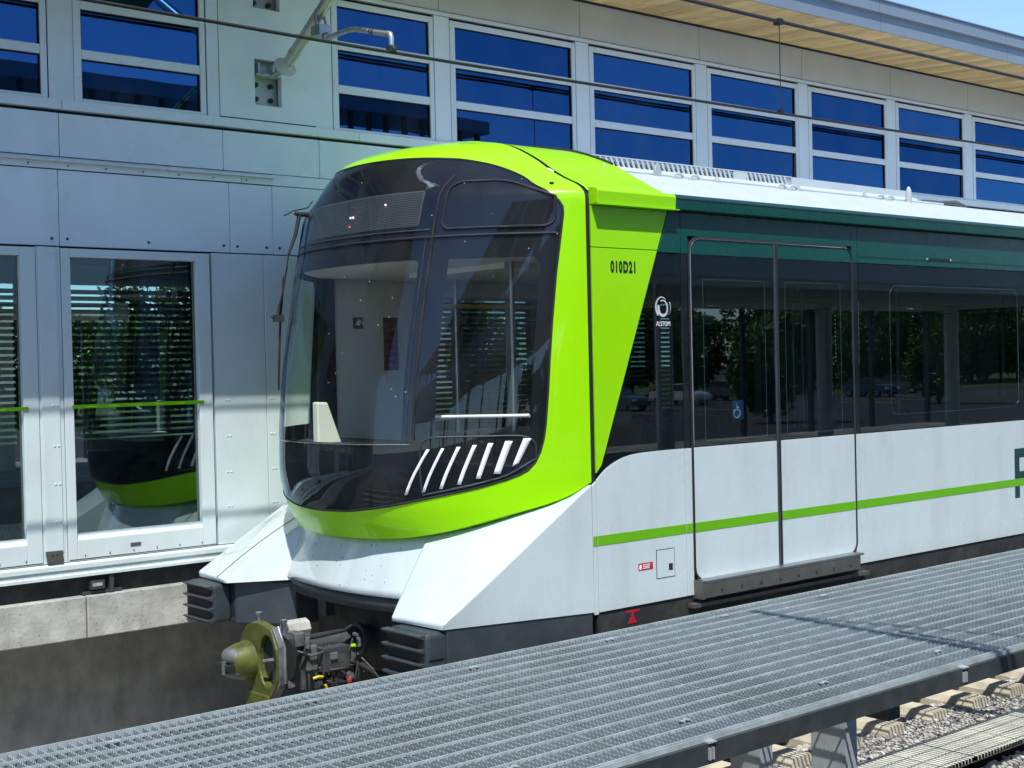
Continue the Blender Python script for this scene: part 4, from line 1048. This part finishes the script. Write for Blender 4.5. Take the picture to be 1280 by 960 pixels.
tr_ = [p for p in DL if p[1] > 2.0 and p[0] < 8.45]
tr_ = sorted([p for p in tr_ if p[0] < 6.73], key=lambda p: p[1])+sorted([p for p in tr_ if p[0] >= 6.73], key=lambda p: p[0])
MB().tube([(6.734, S-.009, 1.98)]+[(x+.006, S-.009, z-.006) for x, z in tr_]+[(8.40, S-.009, 3.356)], .0045, 6).build('door_trim', 'chrome_trim', TR, smooth=60)
# threshold step
ST = MB().prism([(6.155, 1.062), (6.055, 1.062), (6.055, 1.076), (6.155, 1.080)], 6.74, 8.50, 'x').build('door_step', 'steel', TR)
MB().prism([(6.057, .962), (6.075, .962), (6.075, 1.061), (6.057, 1.061)], 6.73, 8.44, 'x').build('step_riser', 'step_metal', ST)
MB().box(6.715, 6.73, 6.056, 6.15, .955, 1.075).box(8.44, 8.455, 6.056, 6.15, .955, 1.075).box(6.66, 8.62, 6.09, 6.15, .90, .925).build('step_bracket', 'step_metal', ST)
b = MB()
for k in range(8): b.cyl((6.9+.205*k, 6.057, 1.0), (6.9+.205*k, 6.053, 1.0), .011, .011, 8)
b.build('step_bolts', 'bolt_dark', ST)
# hatch, stickers, marks, lettering
ht = MB().box(6.360, 6.535, S-.0012, S-.0002, 1.125, 1.315).build('hatch_gap', 'dark_gap', TR)
MB().box(6.365, 6.530, S-.0022, S-.0013, 1.130, 1.310).build('access_hatch', 'white_paint', ht); MB().box(6.475, 6.512, S-.0040, S-.0024, 1.172, 1.215).build('hatch_lock', 'black_rubber', ht)
stk = MB().box(6.195, 6.327, S-.0015, S-.0003, 1.197, 1.244).build('warning_sticker', 'red_print', TR)
b = MB().ball((6.213, S-.0018, 1.218), .013, 10, 5, (.9, .1, 1.4))
for z in (1.232, 1.221, 1.210): b.box(6.234, 6.234+rng.uniform(.06, .085), S-.0024, S-.0016, z-.0025, z+.0025)
b.build('sticker_print', 'white_print', stk)
MB().box(6.085, 6.205, S+.009, S+.0118, .938, .953).prism([(6.10, .868), (6.185, .868), (6.152, .915), (6.148, .938), (6.138, .938), (6.134, .915)], S+.009, S+.0118).build('jacking_mark', 'red_print', TR)
text_mesh('fleet_number', '010D21', 'black_print', .098, .62, TR, (6.003, S-.001, 3.114), bold=.0048, space=1.22)
lg = MB()
def arc(cx, cz, rx, rz, a0, a1, w0, w1, n=36):
    rows = [[], []]
    for k in range(n+1):
        t = k/n; a = R(a0+(a1-a0)*t); w = (w0*(1-t)+w1*t)*.5
        for i, s in ((0, -1), (1, 1)): rows[i].append((cx+(rx+s*w)*math.cos(a), S-.0012, cz+(rz+s*w)*math.sin(a)))
    lg.grid(rows)
arc(6.472, 2.890, .042, .050, -200, 120, .022, .007); arc(6.462, 2.897, .056, .064, 50, 235, .004, .018); arc(6.474, 2.895, .070, .072, -32, 30, .002, .008)
lg.build('maker_logo', 'logo_print', TR)
text_mesh('maker_name', 'ALSTOM', 'white_print', .044, .80, TR, (6.405, S-.001, 2.772), bold=0.0)
PT = MB().box(10.805, 10.885, S-.0008, S-.0001, 1.292, 1.719).prism([(10.886, 1.719), (10.886, 1.639), (11.03, 1.639), (11.03, 1.719)], S-.0008, S-.0001).box(10.886, 11.03, S-.0008, S-.0001, 1.44, 1.52).box(11.031, 11.11, S-.0008, S-.0001, 1.44, 1.719)
PT.build('side_letter', 'text_green', TR)
MB().box(9.52, 9.87, S-.006, S-.0005, 3.300, 3.318).build('vent_slot', 'black_gloss', TR); MB().ball((9.525, S-.006, 3.31), .012, 8, 5).ball((9.865, S-.006, 3.309), .012, 8, 5).build('vent_studs', 'chrome_trim', TR)
# gutters
def gut(x0, x1, mat):
    return MB().prism([(6.16, 3.527), (6.080, 3.533), (6.074, 3.612), (6.087, 3.632), (6.16, 3.645)], x0, x1, 'x').build('gutter', mat, TR, bevel=.004)
gut(5.842, 6.552, 'lime_paint'); gut(6.556, XE, 'forest_paint')
MB().prism([(6.138, 3.5262), (6.066, 3.5262), (6.066, 3.531), (6.138, 3.531)], 5.845, 6.575, 'x').build('drip_edge', 'lime_paint', TR)
MB().box(6.56, XE, 6.071, 6.0735, 3.604, 3.611).build('gutter_bead', 'skirt_grey', TR)
# roof
zr = np.concatenate([np.linspace(3.62, 3.98, 14), np.linspace(4.0, 4.0975, 12)])
arcp = [(float(Lz(z)), float(z)) for z in zr]; arcp[-1] = (0.0, 4.098)
low = [(1.468, 3.62), (1.44, 3.637), (1.36, 3.672), (1.26, 3.719), (1.15, 3.775), (1.05, 3.825), (.98, 3.85), (.90, 3.862), (.7, 3.872), (.4, 3.88), (0, 3.884)]
lowf = [(-l, z) for l, z in low]+[(l, z) for l, z in low[::-1][1:]]
full = [(-l, z) for l, z in arcp]+[(l, z) for l, z in arcp[::-1][1:]]
def xb_of(l): return float(np.interp(abs(l), [0, .5, .7, .85, 1.0, 1.2, 1.47], [6.30, 6.35, 6.42, 6.50, 6.57, 6.60, 6.56]))
MB().grid([[(5.838+(xb_of(l)-5.838)*t, YC+l, z) for l, z in full] for t in (0, .25, .5, .75, 1)]).build('roof_front', 'lime_paint', TR, smooth=50)
MB().prism([(YC+l, z-.004) for l, z in full], 6.24, 6.27, 'x').build('roof_end_wall', 'black_rubber', TR)
MB().grid([[(xb_of(1.3 if abs(l) > .9 else .3)*0+6.28+(.28 if abs(l) > 1.0 else 0)+(XE-6.6)*t, YC+l, z) for l, z in lowf] for t in (0, .02, .1, .4, 1)]).build('roof', 'roof_white', TR, smooth=50)
MB().tube([(xb_of(l)+.004, YC+l, z+.004) for l, z in full if abs(l) < .98], .011, 6).build('roof_joint', 'black_rubber', TR, smooth=50)
# roof fairing with slotted top edge, rail and lifting lugs
def slab(name, x0, x1, y, z0, z1, lean, mat, parent, t=.012):
    return MB().prism([(y, z0), (y+lean, z1), (y+lean+t, z1), (y+t, z0)], x0, x1, 'x').build(name, mat, parent)
FA = slab('roof_fairing', 6.50, 10.46, 6.80, 3.885, 3.925, .03, 'roof_white', TR)
MB().prism([(6.50, 3.995), (10.30, 3.975), (10.46, 3.93), (10.46, 3.90), (6.50, 3.90)], 7.02, 7.04).build('fairing_back', 'roof_white', FA)
MB().prism([(8.72, 3.9255), (10.44, 3.9255), (10.30, 3.982), (8.72, 3.990)], 6.835, 6.85).build('fairing_plate', 'roof_white', FA)
b = MB()
x = 6.52
while x < 8.70:
    if not 8.02 < x < 8.18:
        b.prism([(x, 3.9255), (x+.022, 3.9255), (x-.008, 3.985), (x-.030, 3.985)], 6.835, 6.847)
    x += .052
b.box(6.48, 8.72, 6.834, 6.849, 3.985, 3.993).box(8.02, 8.17, 6.8352, 6.8465, 3.9255, 3.985)
b.build('fairing_grille', 'roof_white', FA)
MB().box(6.5, 8.7, 6.90, 6.95, 3.90, 3.97).build('fairing_core', 'dark_steel', FA)
MB().tube([(6.45, 6.66, 3.862), (10.60, 6.66, 3.862)], .012, 8).build('roof_rail', 'roof_white', TR, smooth=60)
for x in (6.40, 7.55, 8.50, 9.36):
    MB().box(x, x+.06, 6.60, 6.64, 3.80, 3.85).cyl((x+.03, 6.62, 3.85), (x+.03, 6.62, 3.885), .018, .010, 8).build('rail_stud', 'galv_post', TR)
lug = [(-.035, 0), (.035, 0), (.035, .06), (.018, .09), (-.018, .09), (-.035, .06)]
MB().prism([(6.94+u, 3.80+v*1.35) for u, v in lug], 6.60, 6.615).build('lifting_lug', 'galv_post', TR, bevel=.003)
for x in (7.13, 7.30, 8.28, 8.42, 9.56, 9.70):
    MB().tube([(x+.055*math.cos(a), 6.585, 3.842+.028*math.sin(a)) for a in np.linspace(0, 2*math.pi, 13)[:-1]], .011, 6, True).build('tie_ring', 'roof_white', TR, smooth=60)
MB().tube([(10.02, 6.62, 3.84), (10.02, 6.62, 3.90), (10.02, 6.62, 3.955), (10.02, 6.62, 3.975)], [.028, .026, .020, .008], 12).build('roof_antenna', 'insulator', TR, smooth=50)
MB().tube([(10.35, 6.70, 3.885), (10.60, 6.68, 3.88), (10.80, 6.66, 3.885), (10.95, 6.66, 3.862)], [.012, .016, .026, .02], 10).build('roof_cable', 'step_metal', TR, smooth=50)

# ---------------- far side and interior
F0, F1 = 9.066, 9.08
b = MB().box(5.84, XE, F0, F1, .75, 2.0).box(5.84, XE, F0, F1, 3.10, 3.60).box(5.84, 6.74, F0, F1, 2.0, 3.10).box(8.52, 9.05, F0, F1, 2.0, 3.10).box(7.58, 7.67, F0, F1, 2.0, 3.10)
px = 10.9
for a, c in wins[1:]: b.box(px, a, F0, F1, 2.0, 3.1); px = c
b.box(px, XE, F0, F1, 2.0, 3.1)
b.build('far_side', 'white_paint', TR)
for a, c in [(6.74, 7.58), (7.67, 8.52)]+wins: MB().box(a, c, F0+.004, F0+.010, 2.0, 3.10).build('far_window', 'train_glass', TR)
FL = MB().box(5.80, 6.70, 9.0, 9.03, 1.1, 3.24).build('far_lining', 'lining', TR)
MB().box(5.945, 6.038, 8.992, 8.9995, 2.855, 2.945).build('wall_sign', 'black_gloss', FL)
MB().prism([(5.965, 2.885), (5.99, 2.93), (6.02, 2.92), (6.005, 2.875)], 8.989, 8.9915).build('sign_symbol', 'lining_light', FL)
nt_ = MB().box(6.235, 6.37, 8.992, 8.9995, 2.52, 2.945).build('wall_notice', 'underframe', FL)
b = MB()
for k in range(7): b.box(6.25, 6.355, 8.989, 8.9915, 2.545+.056*k, 2.575+.056*k)
b.build('notice_print', 'red_print', nt_)
MB().box(8.55, 9.03, 9.0, 9.03, 1.1, 3.24).box(6.72, XE, 9.0, 9.03, 1.1, 1.95).box(6.72, XE, 9.0, 9.03, 3.12, 3.24).build('far_lining', 'lining', TR)
cl_ = [(float(noseX(l, 3.24))+.06, YC+l) for l in np.linspace(-1.36, 1.36, 25)]
MB().prism(cl_+[(XE, YC+1.40), (XE, YC-1.40)], 3.24, 3.26, 'z').build('ceiling', 'lining_light', TR)
MB().box(5.9, XE, YC-.55, YC+.55, 3.20, 3.238).build('ceiling_panel', 'lining', TR)
dl_ = [(float(noseX(l, 2.0))+.05, YC+l) for l in np.linspace(-1.30, 1.30, 25)]
MB().prism(dl_+[(5.62, YC+1.32), (5.62, YC-1.32)], 1.93, 2.02, 'z').build('front_shelf', 'dark_interior', TR)
MB().box(5.40, XE, YC-1.42, YC+1.42, 1.0, 1.09).build('floor', 'floor_grey', TR)
MB().box(5.44, 5.46, YC-1.0, YC+1.0, 1.09, 1.93).build('front_bulkhead', 'dark_interior', TR)
MB().box(XE-.02, XE, YC-1.45, YC+1.45, 1.0, 4.0).build('end_bulkhead', 'lining', TR)
MB().prism([(4.985, 2.02), (5.18, 2.02), (5.07, 2.31), (4.985, 2.315)], YC+.40, YC+.47).build('shelf_cover', 'seat_cover', TR, bevel=.012)
MB().tube([(5.25, YC-.42, 2.21), (5.55, YC-1.18, 2.22)], .012, 8).build('desk_rail', 'lining_light', TR, smooth=60)
for x, l in ((5.9, -.62), (6.6, .9), (7.0, -.9), (8.6, -.95), (9.25, -.35), (9.9, .35), (10.7, -.4), (11.3, .4), (12.5, -.4)):
    MB().cyl((x, YC+l, 1.09), (x, YC+l, 3.24), .018, .018, 10).build('grab_pole', 'steel', TR, smooth=40)
for s in (-.62, .62): MB().tube([(6.2, YC+s, 3.0), (XE-.3, YC+s, 3.0)], .016, 8).build('grab_rail', 'yellow_plastic', TR, smooth=40)
for x in np.arange(9.15, 23, .52):
    if any(abs(x-q) < .9 for q in (11.5, 14.8, 18.2)): continue
    for s in (-1, 1):
        o = MB().prism([(YC+s*.95, 1.50), (YC+s*1.36, 1.50), (YC+s*1.36, 1.56), (YC+s*.95, 1.56)], x, x+.46, 'x').box(x, x+.46, YC+s*1.33, YC+s*1.39, 1.56, 2.0).build('seat', 'car_grey', TR, bevel=.02)
# wiper standing off the far side of the windscreen
yw = 8.35
WP = MB().tube([(5.17, yw, 3.65), (5.09, yw, 3.647), (5.05, yw, 3.65)], [.018, .018, .014], 8).build('wiper', 'black_rubber', TR, smooth=50)
MB().tube([(5.085, yw, 3.64), (5.05, yw, 3.50), (4.99, yw, 3.36)], [.016, .014, .010], 8).tube([(4.975, yw, 3.27), (4.93, yw, 3.08), (4.872, yw, 2.905)], [.007, .007, .006], 6).tube([(4.99, yw, 3.36), (4.95, yw+.02, 3.1), (4.91, yw+.03, 2.9)], .006, 6).build('wiper_arm', 'black_rubber', WP, smooth=50)
MB().box(4.86, 4.93, yw-.02, yw+.02, 2.88, 2.93).ball((4.845, yw, 2.915), .012, 6, 4).build('wiper_joint', 'bolt_dark', WP)
MB().tube([(4.965, yw+.03, 3.20), (4.935, yw+.04, 2.92), (4.915, yw+.04, 2.62), (4.905, yw+.04, 2.40)], .009, 6).build('wiper_blade', 'black_rubber', WP, smooth=50)
MB().tube([(4.96, yw, 3.63), (5.04, yw, 3.67), (5.11, yw, 3.685), (5.16, yw, 3.70), (5.20, yw, 3.75)], .005, 6).build('wiper_hose', 'black_rubber', WP, smooth=50)

# ================================================================== OPPOSITE STATION HALF (behind the camera, seen in reflections)
OB = thing('opposite_station_building', (4, -1.5, 1.1), 'near half of the station behind the viewpoint, seen only mirrored in glass', 'building')
MB().box(-14, 26, -4.6, .62, -.55, 1.08).build('platform_slab', 'edge_concrete', OB)
MB().box(-14, 26, -4.6, .60, 3.50, 3.62).build('hall_ceiling', 'lining', OB)
MB().box(-14, 26, .50, .62, 3.62, 4.42).build('lower_facade', 'panel_grey', OB)
MB().box(-14, 26, .50, .62, 5.75, 6.05).build('upper_facade', 'panel_tan', OB)
MB().box(-14, 26, -4.6, -4.5, 3.62, 4.42).build('rear_facade', 'panel_grey', OB)
MB().box(-14, 26, -5.4, .74, 6.05, 6.08).build('soffit', 'soffit_wood', OB)
MB().box(-14, 26, -5.4, .75, 6.081, 6.24).build('roof', 'fascia_grey', OB)
MB().box(-14, 26, -4.5, .5, 4.40, 4.44).build('upper_floor', 'dark_interior', OB)
for x in np.arange(-13.5, 26, 1.647):
    MB().box(x, x+.25, .50, .61, 4.42, 5.75).build('pier', 'panel_grey', OB)
    MB().box(x, x+.12, -4.6, -4.5, 4.42, 6.05).build('rear_pier', 'panel_grey', OB)
LT = MB().box(7.0, 17.5, -4.4, -2.9, 7.36, 7.62).build('lantern_roof', 'fascia_grey', OB)
MB().box(7.2, 17.3, -3.2, -3.05, 6.241, 6.92).build('lantern_base', 'panel_tan', LT)
for x in np.arange(7.2, 17.4, .42): MB().box(x, x+.07, -3.15, -3.05, 6.921, 7.36).build('lantern_mullion', 'dark_steel', LT)
for x in np.arange(-13, 26, 4.1): MB().cyl((x, -2.6, 1.08), (x, -2.6, 3.5), .14, .14, 14).build('column', 'lining_light', OB, smooth=40)
for x in np.arange(-13, 26, 2.05): MB().box(x, x+.08, -4.55, -4.47, 1.08, 3.5).build('rear_mullion', 'dark_steel', OB)

# ================================================================== TREES, CARS, FAR BUILDINGS (reflected, and seen through the hall)
def tree_parts(seed, h, w, leafmat):
    r = np.random.default_rng(seed); rr = random.Random(seed)
    t = MB(); t.tube([(0, 0, 0), (.05, .02, h*.25), (-.04, .05, h*.5), (.03, 0, h*.8)], [.16, .13, .10, .03], 8)
    cl = []
    for k in range(42):
        a = rr.uniform(0, 6.28); zz = rr.uniform(.18, .98)*h; sp = w*.5*math.sin(math.pi*min(1, (zz/h-.15)/.95))**.7*rr.uniform(.45, 1.0)
        c = (sp*math.cos(a), sp*math.sin(a), zz); cl.append((c, rr.uniform(.5, .95)*w*.22))
        if k % 2 == 0: t.tube([(0, 0, zz*.75), (c[0]*.5, c[1]*.5, zz*.9), c], [.05, .03, .012], 5)
    V = []; F = []; n = 0
    for c, s in cl:
        for i in range(95):
            d = r.normal(size=3); d /= np.linalg.norm(d); q = np.array(c)+d*s*r.uniform(.45, 1.1)
            a = r.normal(size=3); a /= np.linalg.norm(a); b = np.cross(a, r.normal(size=3)); b /= np.linalg.norm(b); L = r.uniform(.12, .26)
            V += [tuple(q-a*L), tuple(q+b*L*.5), tuple(q+a*L), tuple(q-b*L*.5)]; F.append((n, n+1, n+2, n+3)); n += 4
    lm = bpy.data.meshes.new('crown'); lm.from_pydata(V, [], F); lm.materials.append(MATS[leafmat])
    return t.mesh('trunk', 'bark', 60), lm
TP = [tree_parts(1, 7.0, 5.0, 'leaf'), tree_parts(2, 8.5, 5.5, 'leaf_dark'), tree_parts(3, 6.0, 4.6, 'leaf')]
def tree(x, y, k, sc, label, group):
    t = thing('deciduous_tree', (x, y, -.56), label, 'tree', group); t.scale = (sc, sc, sc); t.rotation_euler = (0, 0, rng.uniform(0, 6.28))
    for nm, me in zip(('trunk', 'crown'), TP[k]):
        o = bpy.data.objects.new(nm, me); COL.objects.link(o); o.parent = t
x = -30
while x < 215:
    tree(x, -66+rng.uniform(-5, 5), rng.randrange(3), rng.uniform(.85, 1.25), 'leafy tree beyond the car park behind the viewpoint', 'trees mirrored in the train windows'); tree(x+1.5, -76+rng.uniform(-4, 4), rng.randrange(3), rng.uniform(1.1, 1.5), 'leafy tree beyond the car park behind the viewpoint', 'trees mirrored in the train windows'); x += rng.uniform(3.0, 4.4)
for x, y in ((-14, -46), (6, -30), (38, -34), (52, -30), (76, -36), (96, -33)):
    tree(x, y, 2, .85, 'small tree on the car park behind the viewpoint', 'small car park trees')
x = -40
while x < 120:
    tree(x, 60+rng.uniform(-4, 6), rng.randrange(3), rng.uniform(.8, 1.15), 'leafy tree on the lawn beyond the station hall', 'trees behind the station hall'); x += rng.uniform(5, 8)

def car_mesh(mat):
    prof = [(-2.2, .35), (2.2, .35), (2.25, .62), (2.12, .82), (1.25, .98), (.75, 1.02), (-1.45, 1.02), (-2.15, .98), (-2.28, .66)]
    body = MB().prism(prof, -.88, .88).mesh('body', mat)
    bm = bmesh.new(); bm.from_mesh(body); bmesh.ops.bevel(bm, geom=bm.edges[:], offset=.06, segments=2, affect='EDGES'); bm.to_mesh(body); bm.free()
    cab = MB(); lo = [(-1.95, 1.0), (1.05, 1.0)]; 
    V = [(-2.0, -.80, 1.0), (1.1, -.80, 1.0), (1.1, .80, 1.0), (-2.0, .80, 1.0), (-1.55, -.62, 1.47), (.15, -.62, 1.47), (.15, .62, 1.47), (-1.55, .62, 1.47)]
    cab._add(V, [(0, 1, 5, 4), (1, 2, 6, 5), (2, 3, 7, 6), (3, 0, 4, 7), (4, 5, 6, 7)])
    g = cab.mesh('cabin_glass', 'car_glass')
    rf = MB().prism([(-1.6, 1.46), (.2, 1.46), (.1, 1.515), (-1.45, 1.515)], -.63, .63).box(-.72, -.62, -.785, .785, 1.0, 1.20).mesh('roof', mat)
    wh = MB()
    wm = MB().cyl((0, -.1, 0), (0, .1, 0), .33, .33, 20).mesh('wheel', 'tyre', 30); rm = MB().cyl((0, -.105, 0), (0, .105, 0), .2, .2, 14).mesh('rim', 'steel', 30)
    return body, g, rf, wm, rm
CM = {k: car_mesh(k) for k in ('car_white', 'car_red', 'car_grey', 'car_blue')}
hm = MB().box(2.16, 2.27, -.82, -.5, .62, .76).mesh('headlight', 'lamp_white'); tm = MB().box(-2.29, -2.18, -.82, -.5, .68, .86).mesh('taillight', 'red_plastic')
def car(x, y, rz, k, label, group):
    c = thing('parked_car', (x, y, -.56), label, 'car', group); c.rotation_euler = (0, 0, rz)
    body, g, rf, wm, rm = CM[k]
    def ch(nm, me, loc=(0, 0, 0), par=c):
        o = bpy.data.objects.new(nm, me); COL.objects.link(o); o.parent = par; o.location = loc; return o
    ch('body', body); ch('cabin_glass', g); ch('roof', rf)
    for sx in (-1.35, 1.38):
        for sy in (-.80, .80): w = ch('wheel', wm, (sx, sy, .33)); ch('rim', rm, (0, 0, 0), w)
    for sy in (0, 1.32): ch('headlight', hm, (0, sy, 0)); ch('taillight', tm, (0, sy, 0))
cn = {'car_white': 'white', 'car_red': 'red', 'car_grey': 'grey', 'car_blue': 'dark blue'}
ks = list(CM)
for i in range(12):
    k = ['car_white', 'car_grey', 'car_blue', 'car_grey'][i % 4]; car(34+i*9.1, -50-(i % 3)*3, R(90+rng.uniform(-6, 6)), k, cn[k]+' car parked behind the viewpoint', cn[k]+' cars behind the viewpoint')
for i in range(18):
    k = ks[(i*5+1) % 4]; car(-4+i*2.9, 24+(i % 2)*8, R(90+rng.uniform(-4, 4)), k, cn[k]+' car parked beyond the station hall', cn[k]+' cars beyond the hall')
for i in range(20):
    struct('parking_line', MB().box(20+i*6.4, 20.12+i*6.4, -52, -40, -.5605, -.554), 'line_white')
for x, w, h, y in ((-70, 26, 9, 120), (-20, 18, 12, 130), (30, 30, 8, 118), (80, 22, 14, 126)):
    bb = thing('far_block', (x, y, -.56), 'low brown block far beyond the station hall', 'building', 'far blocks')
    MB().box(x, x+w, y, y+12, -.56, h).build('wall', 'far_block', bb)
    for i in range(int(w/3)):
        for j in range(int(h/3)): MB().box(x+1+3*i, x+2.4+3*i, y-.03, y+.02, 1+3*j, 2.5+3*j).build('window', 'car_glass', bb)
